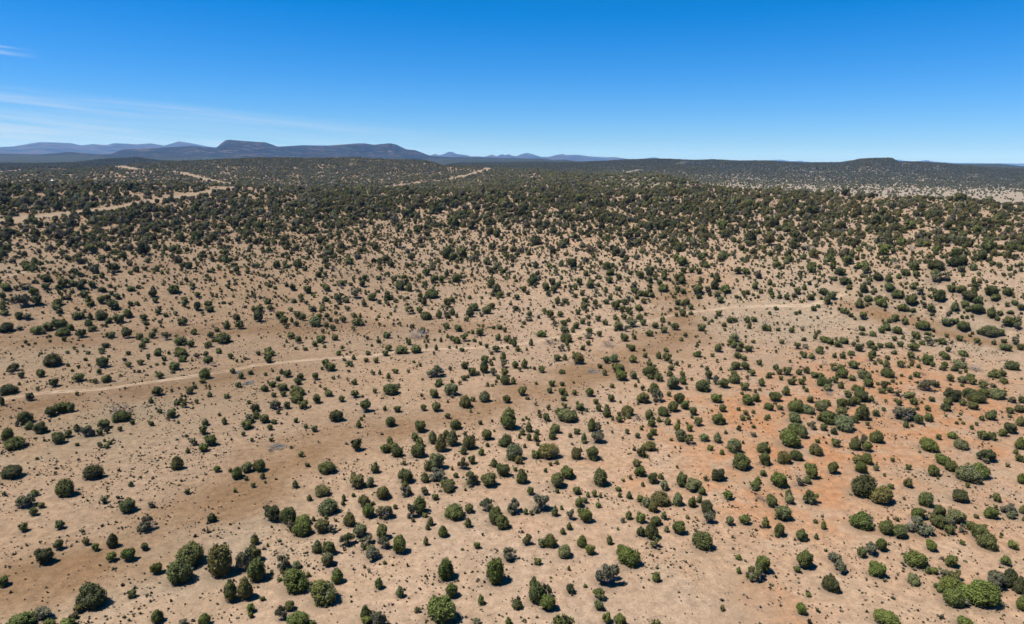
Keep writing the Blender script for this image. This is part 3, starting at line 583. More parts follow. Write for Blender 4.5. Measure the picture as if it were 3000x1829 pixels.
def cover_at(x, y, z):
    px, py, dep = project(x, y, z)
    R = np.hypot(x, y); a = np.arctan2(x, y)
    cr = np.interp(a, az_f, CREST_R[:len(az_f)])
    far = (px > 1480) & (R > cr * 1.04)
    return np.where(far, table(px, py, FY, FT), table(px, py, NY, NT)), px, py

# ------------------------------------------------------------------ materials
def new_mat(name):
    m = bpy.data.materials.new(name)
    m.use_nodes = True
    nt = m.node_tree
    nt.nodes.clear()
    out = N(nt, 'ShaderNodeOutputMaterial')
    bs = N(nt, 'ShaderNodeBsdfPrincipled')
    bs.inputs['Roughness'].default_value = 0.95
    bs.inputs['Specular IOR Level'].default_value = 0.15
    L(nt, bs.outputs[0], out.inputs['Surface'])
    return m, nt, bs

def noise(nt, vec, scale, detail=3, rough=0.55, dist=0.0):
    n = N(nt, 'ShaderNodeTexNoise')
    n.inputs['Scale'].default_value = scale
    n.inputs['Detail'].default_value = detail
    n.inputs['Roughness'].default_value = rough
    n.inputs['Distortion'].default_value = dist
    L(nt, vec, n.inputs['Vector'])
    return n.outputs['Fac']

def attr(nt, name, kind='GEOMETRY'):
    n = N(nt, 'ShaderNodeAttribute', attribute_type=kind, attribute_name=name)
    return n

def make_ground_mat():
    m, nt, bs = new_mat("desert soil")
    P = N(nt, 'ShaderNodeNewGeometry').outputs['Position']
    A = lambda s: attr(nt, s).outputs['Fac']
    big = noise(nt, P, 0.014, 4, 0.6)
    mid_ = noise(nt, P, 0.075, 4, 0.62)
    fine = noise(nt, P, 0.55, 4, 0.65)
    grit = noise(nt, P, 2.6, 3, 0.7)
    c = mix(nt, ramp(nt, big, 0.36, 0.64), (0.2424, 0.1650, 0.1058), (0.2231, 0.1606, 0.1104))
    c = mix(nt, ramp(nt, mid_, 0.40, 0.72), c, (0.2562, 0.1800, 0.1222))
    c = mix(nt, math_n(nt, 'MULTIPLY', A('pale'), ramp(nt, mid_, 0.25, 0.6, 0.35, 0.9)), c, (0.2099, 0.1669, 0.1181))
    c = mix(nt, math_n(nt, 'MULTIPLY', A('orange'), ramp(nt, mid_, 0.3, 0.65, 0.45, 0.95)), c, (0.2500, 0.1220, 0.0560))
    c = mix(nt, math_n(nt, 'MULTIPLY', A('swale'), ramp(nt, mid_, 0.25, 0.7, 1.0, 0.8), clamp=True), c, (0.1496, 0.0903, 0.0472))
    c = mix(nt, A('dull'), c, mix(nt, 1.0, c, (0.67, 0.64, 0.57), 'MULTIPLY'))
    c = mix(nt, math_n(nt, 'MULTIPLY', A('valley'), 0.85), c, (0.2099, 0.1758, 0.1286))
    c = mix(nt, 1.0, c, mix(nt, ramp(nt, fine, 0.3, 0.72, smooth=False), (0.71, 0.70, 0.69), (1.27, 1.27, 1.28)), 'MULTIPLY')
    c = mix(nt, 1.0, c, mix(nt, ramp(nt, grit, 0.3, 0.7, smooth=False), (0.80, 0.80, 0.80), (1.17, 1.17, 1.17)), 'MULTIPLY')
    patch = noise(nt, P, 0.032, 5, 0.68, 0.6)
    c = mix(nt, ramp(nt, patch, 0.50, 0.66, 0.0, 0.42), c, (0.1640, 0.1164, 0.0754))
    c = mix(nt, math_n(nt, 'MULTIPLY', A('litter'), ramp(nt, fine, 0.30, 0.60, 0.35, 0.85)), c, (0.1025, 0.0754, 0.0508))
    # dry grass clumps and twigs, denser in drifts
    tuft = noise(nt, P, 1.35, 2, 0.5)
    drift = noise(nt, P, 0.05, 3, 0.6)
    tm = math_n(nt, 'MULTIPLY', ramp(nt, tuft, 0.62, 0.68), ramp(nt, drift, 0.42, 0.62, 0.15, 0.85))
    c = mix(nt, tm, c, (0.0708, 0.0588, 0.0378))
    peb = math_n(nt, 'MULTIPLY', ramp(nt, noise(nt, P, 2.1, 2, 0.55), 0.66, 0.70), ramp(nt, patch, 0.40, 0.62, 0.1, 0.7))
    c = mix(nt, peb, c, (0.330, 0.270, 0.210))
    # pale stones on the rocky slope
    st = math_n(nt, 'MULTIPLY', ramp(nt, noise(nt, P, 0.8, 2, 0.6), 0.64, 0.70), A('rock'))
    c = mix(nt, math_n(nt, 'MULTIPLY', st, 0.8), c, (0.2886, 0.2362, 0.1837))
    # low brush too small to pick apart on the slope
    br = math_n(nt, 'MULTIPLY', ramp(nt, noise(nt, P, 0.42, 3, 0.6), 0.565, 0.66), A('rock'))
    c = mix(nt, math_n(nt, 'MULTIPLY', br, 0.7), c, (0.0604, 0.0551, 0.0326))
    # cleared swaths and the two-rut track
    c = mix(nt, math_n(nt, 'MULTIPLY', A('cut'), ramp(nt, fine, 0.25, 0.6, 0.2, 0.65)), c, (0.195, 0.150, 0.096))
    td = math_n(nt, 'ADD', A('track'), math_n(nt, 'MULTIPLY', math_n(nt, 'SUBTRACT', fine, 0.5), 0.5))
    rut = ramp(nt, math_n(nt, 'ABSOLUTE', math_n(nt, 'SUBTRACT', td, 1.0)), 0.12, 0.62, 1.0, 0.0)
    c = mix(nt, math_n(nt, 'MULTIPLY', rut, ramp(nt, mid_, 0.30, 0.60, 0.35, 0.8)), c, (0.2939, 0.2204, 0.1522))
    # woodland beyond what single trees can be told apart
    fo = noise(nt, P, 0.115, 2, 0.65)
    fo2 = noise(nt, P, 0.009, 3, 0.6)
    cov = math_n(nt, 'ADD', A('cover'), math_n(nt, 'MULTIPLY', math_n(nt, 'SUBTRACT', fo2, 0.5), 0.5))
    thr = math_n(nt, 'SUBTRACT', 0.74, math_n(nt, 'MULTIPLY', cov, 0.48))
    fm = ramp(nt, math_n(nt, 'SUBTRACT', fo, thr), -0.035, 0.035)
    fm = math_n(nt, 'MULTIPLY', fm, A('far'))
    c = mix(nt, fm, c, mix(nt, ramp(nt, noise(nt, P, 0.03, 2), 0.35, 0.65), (0.0147, 0.0189, 0.0105), (0.0252, 0.0284, 0.0168)))  # shadow among the trees is included in these dark colours
    L(nt, c, bs.inputs['Base Color'])
    b = N(nt, 'ShaderNodeBump')
    b.inputs['Strength'].default_value = 0.55
    b.inputs['Distance'].default_value = 0.5
    L(nt, math_n(nt, 'ADD', fine, math_n(nt, 'MULTIPLY', grit, 0.35)), b.inputs['Height'])
    L(nt, b.outputs[0], bs.inputs['Normal'])
    return m

def make_mountain_mat():
    m, nt, bs = new_mat("wooded and rocky mountain")
    P = N(nt, 'ShaderNodeNewGeometry').outputs['Position']
    a = noise(nt, P, 0.0022, 5, 0.68)
    b = noise(nt, P, 0.010, 5, 0.72)
    c = mix(nt, ramp(nt, b, 0.35, 0.68), (0.004, 0.006, 0.005), (0.012, 0.014, 0.011))  # forest darks carry painted shade of trees that are not modelled
    c = mix(nt, math_n(nt, 'MULTIPLY', ramp(nt, b, 0.50, 0.64), ramp(nt, a, 0.36, 0.60)), c, (0.105, 0.074, 0.056))
    f = mix(nt, ramp(nt, a, 0.38, 0.62), (0.010, 0.013, 0.012), (0.060, 0.046, 0.038))
    c = mix(nt, attr(nt, 'remote').outputs['Fac'], c, f)
    L(nt, c, bs.inputs['Base Color'])
    return m

def foliage_mat():
    m, nt, bs = new_mat("juniper foliage")
    t = attr(nt, 'tint', 'INSTANCER').outputs['Color']
    O = N(nt, 'ShaderNodeTexCoord').outputs['Object']
    n1 = noise(nt, O, 7.0, 3, 0.7)
    c = mix(nt, 1.0, t, mix(nt, ramp(nt, n1, 0.34, 0.68), (0.62, 0.64, 0.60), (1.42, 1.38, 1.25)), 'MULTIPLY')
    L(nt, c, bs.inputs['Base Color'])
    bs.inputs['Roughness'].default_value = 0.8
    bs.inputs['Specular IOR Level'].default_value = 0.2
    return m

def wood_mat(name, a, b):
    m, nt, bs = new_mat(name)
    O = N(nt, 'ShaderNodeTexCoord').outputs['Object']
    L(nt, mix(nt, ramp(nt, noise(nt, O, 9.0, 3), 0.35, 0.65), a, b), bs.inputs['Base Color'])
    return m

M_GROUND = make_ground_mat()
M_MOUNT = make_mountain_mat()
M_FOL = foliage_mat()
M_BARK = wood_mat("juniper bark", (0.11, 0.085, 0.065), (0.20, 0.165, 0.135))
M_DEAD = wood_mat("weathered dead wood", (0.13, 0.12, 0.12), (0.26, 0.245, 0.24))
M_DEADK = wood_mat("dark dead twigs", (0.06, 0.052, 0.052), (0.12, 0.11, 0.105))

def tag(o, label=None, cat=None, group=None, kind=None):
    if label: o['label'] = label
    if cat: o['category'] = cat
    if group: o['group'] = group
    if kind: o['kind'] = kind
    return o

def mesh_from(name, verts, faces_tri=None, faces=None, mats=(), smooth=False):
    me = bpy.data.meshes.new(name)
    if faces is not None:
        me.from_pydata(verts, [], faces)
    else:
        v = np.asarray(verts, np.float32); f = np.asarray(faces_tri, np.int32)
        k = f.shape[1]
        me.vertices.add(len(v)); me.vertices.foreach_set('co', v.ravel())
        me.loops.add(f.size); me.loops.foreach_set('vertex_index', f.ravel())
        me.polygons.add(len(f)); me.polygons.foreach_set('loop_start', np.arange(len(f), dtype=np.int32) * k)
        me.polygons.foreach_set('loop_total', np.full(len(f), k, np.int32))
        me.update(calc_edges=True)
    for m in mats:
        me.materials.append(m)
    if smooth:
        me.polygons.foreach_set('use_smooth', np.ones(len(me.polygons), bool))
    me.update()
    return me

def link(name, me, parent=None):
    o = bpy.data.objects.new(name, me)
    COL.objects.link(o)
    if parent: o.parent = parent
    return o

# ------------------------------------------------------------------ ground, hills, mountains
COVG, _, _ = cover_at(XG, YG, ZG)
a_cover = np.where(FM, COVG, 0.6)
a_cover = np.where((RG > 2300) & (RG < 5200), a_cover * 0.92, a_cover)
a_cover = np.where(RG > 5200, np.maximum(a_cover, 0.86), a_cover)
a_far = np.clip((RG - 2300) / 1700, 0, 1)
_px, _py, _ = project(XG, YG, ZG)
a_valley = np.where(FM & (RG > 1000) & (AZe[None, :] > 0.12), np.clip((RG - 900) / 300, 0, 1), 0) * np.clip((5500 - RG) / 1500, 0, 1)
a_valley = np.maximum(a_valley, 0.15 * np.clip((RG - 1100) / 500, 0, 1))
a_rock = np.where(FM, np.exp(-((_px - 1500) / 1000) ** 2) * np.clip((RG - 290) / 90, 0, 1) * np.clip((1100 - RG) / 300, 0, 1), 0)
a_rock = np.maximum(a_rock, np.where(FM & (_px > 2000), 0.6 * np.clip((RG - 380) / 100, 0, 1) * np.clip((900 - RG) / 200, 0, 1), 0))
a_dull = np.clip((0.25 + 0.75 * np.clip((-AZe[None, :] + 0.05) / 0.45, 0, 1)) * np.clip((RG - 90) / 160, 0, 1) * (0.6 + 1.0 * fbm(XG / 45, YG / 45, 4)), 0, 1)  # browner soil, plus vignetting towards the left edge painted into its colour
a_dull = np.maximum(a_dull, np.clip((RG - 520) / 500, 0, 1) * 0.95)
a_litter = np.zeros(RG.shape)
a_remote = np.clip((RG - 15000) / 3000, 0, 1)
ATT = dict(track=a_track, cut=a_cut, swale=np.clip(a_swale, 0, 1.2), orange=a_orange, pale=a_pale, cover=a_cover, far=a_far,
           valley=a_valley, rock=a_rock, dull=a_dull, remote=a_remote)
def terrain_part(name, r0, r1, names, mat):
    i0 = 0 if r0 == 0 else int(np.searchsorted(RR, r0)); i1 = NR - 1 if r1 > 40000 else int(np.searchsorted(RR, r1))
    sl = slice(i0, i1 + 1); nr = i1 - i0 + 1
    V = np.stack([XG[sl], YG[sl], ZG[sl]], -1).reshape(-1, 3)
    ii, jj = np.meshgrid(np.arange(nr - 1), np.arange(NA), indexing='ij')
    j2 = (jj + 1) % NA
    F = np.stack([ii * NA + jj, ii * NA + j2, (ii + 1) * NA + j2, (ii + 1) * NA + jj], -1).reshape(-1, 4)[:, ::-1]
    me = mesh_from(name, V, F, mats=[mat], smooth=True)
    for k in names:
        at = me.attributes.new(k, 'FLOAT', 'POINT')
        at.data.foreach_set('value', ATT[k][sl].astype(np.float32).ravel())
    return tag(link(name, me), kind='structure')
# ------------------------------------------------------------------ junipers: meshes of unit width and unit height
def ico(sub):
    import bmesh
    bm = bmesh.new(); bmesh.ops.create_icosphere(bm, subdivisions=sub, radius=1.0)
    bm.verts.ensure_lookup_table()
    v = np.array([p.co[:] for p in bm.verts]); f = np.array([[q.index for q in p.verts] for p in bm.faces]); bm.free()
    return v, f
ICO = {s: ico(s) for s in (1, 2, 3)}

def n3(p, s, seed):
    return (vnoise(p[:, 0] * s + seed, p[:, 1] * s + p[:, 2] * s * 0.61 + seed * 1.7) + vnoise(p[:, 2] * s + seed * 2.3, p[:, 0] * s * 0.73 - p[:, 1] * s + seed * 0.9)) * 0.5

def norm(v):
    return v / np.maximum(np.linalg.norm(v, axis=1), 1e-9)[:, None]

def crown_mesh(name, lobes, leaves, size, hull=3, bump=0.2, hullf=0.80, seed=0, gap=0.0):
    r = np.random.default_rng(seed)
    Vs, Fs, off = [], [], 0
    lob = np.array(lobes, float)
    vols = (lob[:, 3] * lob[:, 4] * lob[:, 5]) ** (2 / 3)
    def inside(p, skip, f):
        k = np.zeros(len(p), bool)
        for i, l in enumerate(lob):
            if i != skip:
                k |= (((p - l[:3]) / l[3:6]) ** 2).sum(1) < f * f
        return k
    for i, l in enumerate(lob):
        if hull:
            d, f = ICO[hull]
            rad = hullf * (1 + bump * (n3(d * 2.2, 1.6, seed + i * 3.1) - 0.5) * 2) + r.normal(0, 0.02, len(d))
            Vs.append(l[:3] + d * l[3:6] * rad[:, None]); Fs.append(f + off); off += len(d)
        n = int(leaves * vols[i] / vols.sum())
        d = norm(r.normal(size=(n * 2, 3)))
        d = d[d[:, 2] > -0.72][:n]
        lump = n3(d * 2.2, 1.6, seed + i * 3.1)
        tuftn = n3(d * 6.5, 1.3, seed + 40 + i)
        keep = tuftn > gap
        d = d[keep]; lump = lump[keep]; tuftn = tuftn[keep]
        rad = (1 + bump * (lump - 0.5) * 2) * (0.78 + 0.36 * tuftn + r.uniform(-0.08, 0.07, len(d)))
        rad = rad + np.where(r.random(len(d)) < 0.14, r.uniform(0.0, 0.16, len(d)), 0)
        p = l[:3] + d * l[3:6] * rad[:, None]
        out = norm(d / l[3:6])
        ok = ~inside(p, i, 0.85)
        p = p[ok]; out = out[ok]; m = len(p)
        nrm = norm(out + r.normal(0, 0.55, (m, 3)))
        upv = norm(np.array([0, 0, 1.0]) * 0.75 + out * 0.7 + r.normal(0, 0.25, (m, 3)))
        s = np.cross(nrm, upv); s = norm(s)
        t = np.cross(s, nrm)
        sz = size * r.uniform(0.6, 1.35, (m, 1))
        tri = np.stack([p - s * sz * 0.5 - t * sz * 0.45, p + s * sz * 0.5 - t * sz * 0.45, p + t * sz * 1.15], 1).reshape(-1, 3)
        Vs.append(tri); Fs.append(np.arange(m * 3).reshape(-1, 3) + off); off += m * 3
    V = np.concatenate(Vs); F = np.concatenate(Fs)
    V[:, 2] = np.maximum(V[:, 2], 0.012)
    return V, F

def sticks(segs, n=4):
    """tapered rods: (p0, p1, r0, r1)"""
    Vs, Fs, off = [], [], 0
    for p0, p1, r0, r1 in segs:
        p0 = np.array(p0, float); p1 = np.array(p1, float)
        d = p1 - p0; d /= np.linalg.norm(d) + 1e-9
        a = np.cross(d, [0, 0, 1.0]) if abs(d[2]) < 0.9 else np.cross(d, [1.0, 0, 0])
        a /= np.linalg.norm(a); b = np.cross(d, a)
        th = np.arange(n) * 2 * math.pi / n
        ring = np.cos(th)[:, None] * a + np.sin(th)[:, None] * b
        Vs.append(np.concatenate([p0 + ring * r0, p1 + ring * r1]))
        i = np.arange(n); j = (i + 1) % n
        Fs.append(np.concatenate([np.stack([i, j, j + n], 1), np.stack([i, j + n, i + n], 1)]) + off)
        off += 2 * n
    return np.concatenate(Vs), np.concatenate(Fs)

def branch_segs(r, n_main, height, spread, depth=2, rad=0.022):
    segs = []
    def grow(p, d, ln, ra, k):
        q = p + d * ln
        segs.append((p, q, ra, ra * 0.62))
        if k == 0:
            return
        for _ in range(3 if k > 1 else 4):
            nd = d + r.normal(0, 0.42, 3); nd[2] += 0.12; nd /= np.linalg.norm(nd)
            grow(q, nd, ln * r.uniform(0.55, 0.8), ra * 0.6, k - 1)
    for i in range(n_main):
        th = 2 * math.pi * i / n_main + r.uniform(-0.4, 0.4)
        d = np.array([math.cos(th) * spread, math.sin(th) * spread, 1.0]); d /= np.linalg.norm(d)
        grow(np.array([math.cos(th) * 0.02, math.sin(th) * 0.02, -0.03]), d, height * 0.36, rad, depth)
    return segs

def lobes_round(r, k=9):
    L_ = [(r.uniform(-.05, .05), r.uniform(-.05, .05), 0.46, 0.38, 0.40, 0.44)]
    for i in range(k):
        th = 2 * math.pi * i / k + r.uniform(-.3, .3); z = r.uniform(0.25, 0.78); q = 0.30 * math.sqrt(max(0.1, 1 - (2 * z - 1) ** 2))
        s = r.uniform(0.11, 0.21); q *= r.uniform(0.8, 1.25)
        L_.append((math.cos(th) * q, math.sin(th) * q, z, s, s, s * r.uniform(1.0, 1.6)))
    return L_
def lobes_point(r):
    L_ = [(0, 0, 0.36, 0.44, 0.44, 0.36), (0.03, 0.0, 0.60, 0.30, 0.31, 0.34), (r.uniform(-.06, .06), 0.02, 0.82, 0.15, 0.15, 0.20)]
    for i in range(6):
        th = 2 * math.pi * i / 6 + r.uniform(-.3, .3); z = r.uniform(0.2, 0.55); q = 0.28
        s = r.uniform(0.13, 0.19); L_.append((math.cos(th) * q, math.sin(th) * q, z, s, s, s * 1.5))
    return L_
def lobes_multi(r, n=6):
    L_ = []
    for i in range(n):
        th = 2 * math.pi * i / n + r.uniform(-.45, .45); q = r.uniform(0.13, 0.27)
        s = r.uniform(0.17, 0.25); h = r.uniform(0.34, 0.60)
        L_.append((math.cos(th) * q, math.sin(th) * q, h * r.uniform(0.8, 1.0), s, s, min(h, 0.42)))
    L_.append((r.uniform(-.08, .08), r.uniform(-.08, .08), 0.66, 0.2, 0.2, 0.33))
    return L_
def lobes_open(r, n=11):
    L_ = []
    for i in range(n):
        th = 2 * math.pi * i / n * 2.4 + r.uniform(-.4, .4); q = r.uniform(0.05, 0.36)
        s = r.uniform(0.09, 0.155); h = r.uniform(0.3, 0.82) - q * 0.5
        L_.append((math.cos(th) * q, math.sin(th) * q, max(h, 0.16), s, s, s * r.uniform(1.1, 1.7)))
    return L_

def normalise(V):
    w = max(np.percentile(np.abs(V[:, 0]), 99), np.percentile(np.abs(V[:, 1]), 99)); h = np.percentile(V[:, 2], 99.6)
    V = V.copy(); V[:, :2] *= 0.5 / w; V[:, 2] *= 1.0 / h
    return V

CROWNS = {}; TRUNKS = {}
def reg(kind, V, F, segs, dead=False, k=0, barkmat=None):
    V = normalise(V) if V is not None else None
    CROWNS.setdefault(kind, []).append(mesh_from('crown', V, F, mats=[M_FOL]) if V is not None else None)
    sv, sf = sticks(segs, 5)
    TRUNKS.setdefault(kind, []).append(mesh_from('trunk', sv, sf, mats=[barkmat or M_BARK]))
for k in range(6):
    r = np.random.default_rng(100 + k)
    V, F = crown_mesh('c', lobes_round(r), 3300, 0.052, 2, 0.22, seed=10 + k, gap=0.12)
    reg('round', V, F, branch_segs(r, 3, 0.8, 0.35, 1, 0.028))
for k in range(4):
    r = np.random.default_rng(200 + k)
    V, F = crown_mesh('c', lobes_point(r), 3000, 0.052, 2, 0.2, seed=30 + k, gap=0.12)
    reg('point', V, F, branch_segs(r, 3, 0.8, 0.3, 1, 0.028))
for k in range(6):
    r = np.random.default_rng(300 + k)
    V, F = crown_mesh('c', lobes_multi(r, 5 + k % 3), 4200, 0.046, 2, 0.30, 0.78, seed=50 + k, gap=0.15)
    reg('multi', V, F, branch_segs(r, 5, 0.9, 0.7, 1, 0.026))
for k in range(6):
    r = np.random.default_rng(400 + k)
    V, F = crown_mesh('c', lobes_open(r, 11 + k % 4), 2600, 0.050, 1, 0.35, 0.62, seed=70 + k, gap=0.2)
    reg('open', V, F, branch_segs(r, 6, 0.95, 0.6, 2, 0.017), barkmat=M_DEAD)
for k in range(3):
    r = np.random.default_rng(500 + k)
    reg('dead', None, None, branch_segs(r, 8, 1.05, 0.75, 3, 0.02), barkmat=M_DEADK if k == 1 else M_DEAD)

TINT = {'g': (0.0688, 0.0757, 0.0232), 'b': (0.076, 0.090, 0.021), 'o': (0.0894, 0.0808, 0.0275), 'l': (0.0998, 0.1066, 0.0482),
        'y': (0.0877, 0.0860, 0.0516), 'k': (0.0447, 0.0473, 0.0163), 'd': (0.0860, 0.0774, 0.0688)}

# read the traced junipers
items = []
for ox, oy, s in TRACE:
    for t in s.split():
        m = re.match(r'(-?\d+),(-?\d+),(\d+),(\d+)([a-z]?)$', t)
        x = ox + int(m[1]) / 3.2853; y = oy + int(m[2]) / 3.2853; w = int(m[3]) / 3.2853; h = int(m[4]) / 3.2853
        items.append((x, y, w, h, m[5] or 'g'))
items.sort(key=lambda t: -t[2] * t[3])
placed = []
for x, y, w, h, c in items:
    a, e = pix_dir([x], [y])
    H = 2.5
    for _ in range(4):
        p = hit(x, y, H * 0.47)
        if p is None:
            break
        z = float(ground_z(p[0], p[1]))
        dep = project(np.array([p[0]]), np.array([p[1]]), np.array([z + H * 0.47]))[2][0]
        W = w * dep / FPX
        th = math.atan2(CAM_H - z - H * 0.47, math.hypot(*p))
        ph = h * dep / FPX
        H2 = math.sqrt(max(ph ** 2 - (W * math.sin(th)) ** 2, 0.01)) / math.cos(th)
        H = float(np.clip(H2, 0.55 * W, 1.7 * W))
    if p is None:
        continue
    placed.append(dict(px=x, py=y, w=w, h=h, c=c, X=p[0], Y=p[1], Z=z, W=W * 1.04, H=H * 1.03))
print('placed', len(placed), 'width median', np.median([q['W'] for q in placed]))

# needle litter and bare dark soil under the crowns
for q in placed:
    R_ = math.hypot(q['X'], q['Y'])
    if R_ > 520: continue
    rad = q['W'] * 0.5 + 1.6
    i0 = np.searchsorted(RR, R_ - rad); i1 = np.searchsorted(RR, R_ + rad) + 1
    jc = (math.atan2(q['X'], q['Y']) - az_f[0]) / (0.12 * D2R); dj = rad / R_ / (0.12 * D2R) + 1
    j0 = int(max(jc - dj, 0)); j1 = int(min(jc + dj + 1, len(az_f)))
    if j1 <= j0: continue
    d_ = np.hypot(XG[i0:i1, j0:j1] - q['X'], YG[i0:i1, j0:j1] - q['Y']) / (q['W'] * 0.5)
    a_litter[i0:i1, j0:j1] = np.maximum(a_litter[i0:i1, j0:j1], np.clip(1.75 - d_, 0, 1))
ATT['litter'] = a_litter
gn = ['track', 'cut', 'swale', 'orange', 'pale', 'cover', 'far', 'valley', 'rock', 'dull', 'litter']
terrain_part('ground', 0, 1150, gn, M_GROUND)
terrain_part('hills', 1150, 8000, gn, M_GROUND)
terrain_part('mountains', 8000, 50000, ['remote'], M_MOUNT)

def kind_of(q):
    r_ = q['H'] / q['W']
    if q['c'] == 'd': return 'dead'
    if q['c'] == 'y': return 'open'
    if q['w'] > 46 or q['w'] / q['h'] > 1.35: return 'multi'
    if r_ > 1.18: return 'point'
    if q['w'] > 24 and q['c'] in 'gk' and q['px'] * 7.13 % 1 < 0.34: return 'multi'
    if q['w'] > 24 and q['c'] in 'go' and q['py'] * 5.37 % 1 < 0.12: return 'open'
    if q['c'] in 'ol' and rnd.random() < 0.5: return 'multi'
    return 'round'

SIZE = lambda q: (lambda s: 'huge' if s > 58 else 'large' if s > 44 else 'medium' if s > 34 else 'small')(math.sqrt(q['w'] * q['h']))
TONE = {'g': 'green', 'b': 'bright-green', 'o': 'olive', 'l': 'pale-green', 'y': 'greyish', 'k': 'dark-green', 'd': 'grey'}
SHAPE = {'round': 'round', 'point': 'upright', 'multi': 'spreading', 'open': 'open', 'dead': 'leafless'}
used_labels = set()
def direction(q, o):
    """where q stands, seen from o, in the photograph"""
    dx = q['px'] - o['px']; dy = q['py'] - o['py']; a_ = math.degrees(math.atan2(dy, dx)) % 360
    return ('right of', 'below-right of', 'below', 'below-left of', 'left of', 'above-left of', 'above', 'above-right of')[int(((a_ + 22.5) % 360) // 45)]
def zone(q):
    cx = ('far left', 'left', 'left of centre', 'centre', 'right of centre', 'right', 'far right')[min(6, int(q['px'] / PW * 7))]
    y_ = q['py'] / PH
    ry = 'bottom edge' if y_ > 0.965 else 'low' if y_ > 0.87 else 'lower third' if y_ > 0.76 else 'lower middle' if y_ > 0.64 else 'middle'
    return ry + ' ' + cx
def soil_of(q):
    if near_val(a_orange, q['X'], q['Y']) > 0.45: return 'orange soil'
    if near_val(a_swale, q['X'], q['Y']) > 0.45: return 'brown swale'
    if near_val(a_pale, q['X'], q['Y']) > 0.4: return 'pale soil'
    return 'sand'
def label_for(q, kd, others):
    head = '%s %s %s juniper' % (SIZE(q), SHAPE[kd], TONE[q['c']])
    ds = sorted(others, key=lambda o: (o['px'] - q['px']) ** 2 + (o['py'] - q['py']) ** 2)[1:16]
    near = [o for o in ds if (o['px'] - q['px']) ** 2 + (o['py'] - q['py']) ** 2 < 260 ** 2] or ds[:1]
    for o in near:
        for lab in ('%s, %s, %s %s %s one' % (head, zone(q), direction(q, o), SIZE(o), TONE[o['c']]),
                    '%s on %s, %s, %s %s %s one' % (head, soil_of(q), zone(q).split(' ', 1)[1] if zone(q).startswith('low') else zone(q), direction(q, o), SIZE(o), TONE[o['c']])):
            if lab not in used_labels and len(re.findall(r"[A-Za-z']+", lab)) <= 16:
                used_labels.add(lab)
                return lab
    return head + ', ' + zone(q)
def near_val(A_, x, y):
    R = math.hypot(x, y); a = math.atan2(x, y)
    i = int(np.clip(np.searchsorted(RR, R), 0, NR - 1)); j = int(np.clip(round((a - az_f[0]) / (0.12 * D2R)), 0, len(az_f) - 1))
    return A_[i, j]

def jitter(c, k=0.14):
    v = 1 + rnd.uniform(-k, k)
    return (c[0] * v * (1 + rnd.uniform(-.07, .07)), c[1] * v, c[2] * v * (1 + rnd.uniform(-.12, .12)))

SNAGS = []
for k in range(4):                       # bare grey limbs breaking through one side of a crown
    r = np.random.default_rng(520 + k); sg_ = []
    for i in range(26):
        d = norm(np.array([[r.normal(0.5, 0.5), r.normal(-0.5, 0.5), abs(r.normal(0.5, 0.35))]]))[0]
        p0 = np.array([0, 0, 0.45]) + d * np.array([.40, .40, .42]) * r.uniform(0.7, 0.95)
        p1 = p0 + d * np.array([.16, .16, .16]) * r.uniform(0.5, 1.1) + r.normal(0, 0.04, 3)
        sg_.append((p0, p1, 0.010, 0.004))
    sv, sf = sticks(sg_, 3)
    SNAGS.append(mesh_from('dead_branches', sv, sf, mats=[M_DEAD]))
N_THINGS = 300
for q in placed[:N_THINGS]:
    kd = kind_of(q)
    name = 'dead_juniper' if kd == 'dead' else 'juniper_tree'
    root = bpy.data.objects.new(name, None); COL.objects.link(root)
    root.empty_display_size = 0.5
    root.location = (q['X'], q['Y'], q['Z'] - 0.03)
    root.rotation_euler = (rnd.uniform(-.05, .05), rnd.uniform(-.05, .05), rnd.uniform(0, 6.283))
    ani = rnd.uniform(0.88, 1.13); root.scale = (q['W'] * ani, q['W'] / ani, q['H'])
    tag(root, label_for(q, kd, placed[:N_THINGS]), 'dead tree' if kd == 'dead' else 'juniper', 'junipers scattered over the near ground')
    k = rnd.randrange(len(TRUNKS[kd]))
    if CROWNS[kd][k] is not None:
        cr = link('crown', CROWNS[kd][k], root)
        cr['tint'] = jitter(TINT[q['c']])
    link('trunk' if kd != 'dead' else 'branches', TRUNKS[kd][k], root)
    if kd in ('round', 'multi', 'open') and q['w'] > 38 and rnd.random() < (0.75 if q['c'] in 'ylk' else 0.25):
        link('dead_branches', SNAGS[rnd.randrange(4)], root)['kind'] = 'stuff'

# ------------------------------------------------------------------ the rest of the woodland: one object, points that carry small crowns
def proto_set(prefix, meshes):
    c = bpy.data.collections.new(prefix)
    for i, me in enumerate(meshes):
        o = bpy.data.objects.new('%s_%02d' % (prefix, i), me)
        c.objects.link(o)
    return c
def joined(name, V, F, segs=None, mat2=None, n=3):
    Vn = normalise(V)
    if segs is None:
        return mesh_from(name, Vn, F, mats=[M_FOL])
    sv, sf = sticks(segs, n)
    me = mesh_from(name, np.concatenate([Vn, sv]), np.concatenate([F, sf + len(Vn)]), mats=[M_FOL, mat2 or M_BARK])
    mi = np.zeros(len(me.polygons), np.int32); mi[len(F):] = 1
    me.polygons.foreach_set('material_index', mi)
    return me
TV = []
for k in range(4):      # 0-3 round and pointed, middle distance
    r = np.random.default_rng(600 + k)
    V, F = crown_mesh('m', lobes_round(r, 5) if k < 3 else lobes_point(r), 620, 0.085, 2, 0.25, seed=90 + k, gap=0.1)
    TV.append(joined('crown', V, F))
for k in range(4):      # 4-7 several stems
    r = np.random.default_rng(620 + k)
    V, F = crown_mesh('m', lobes_multi(r, 4), 700, 0.08, 2, 0.3, 0.84, seed=96 + k, gap=0.12)
    TV.append(joined('crown', V, F))
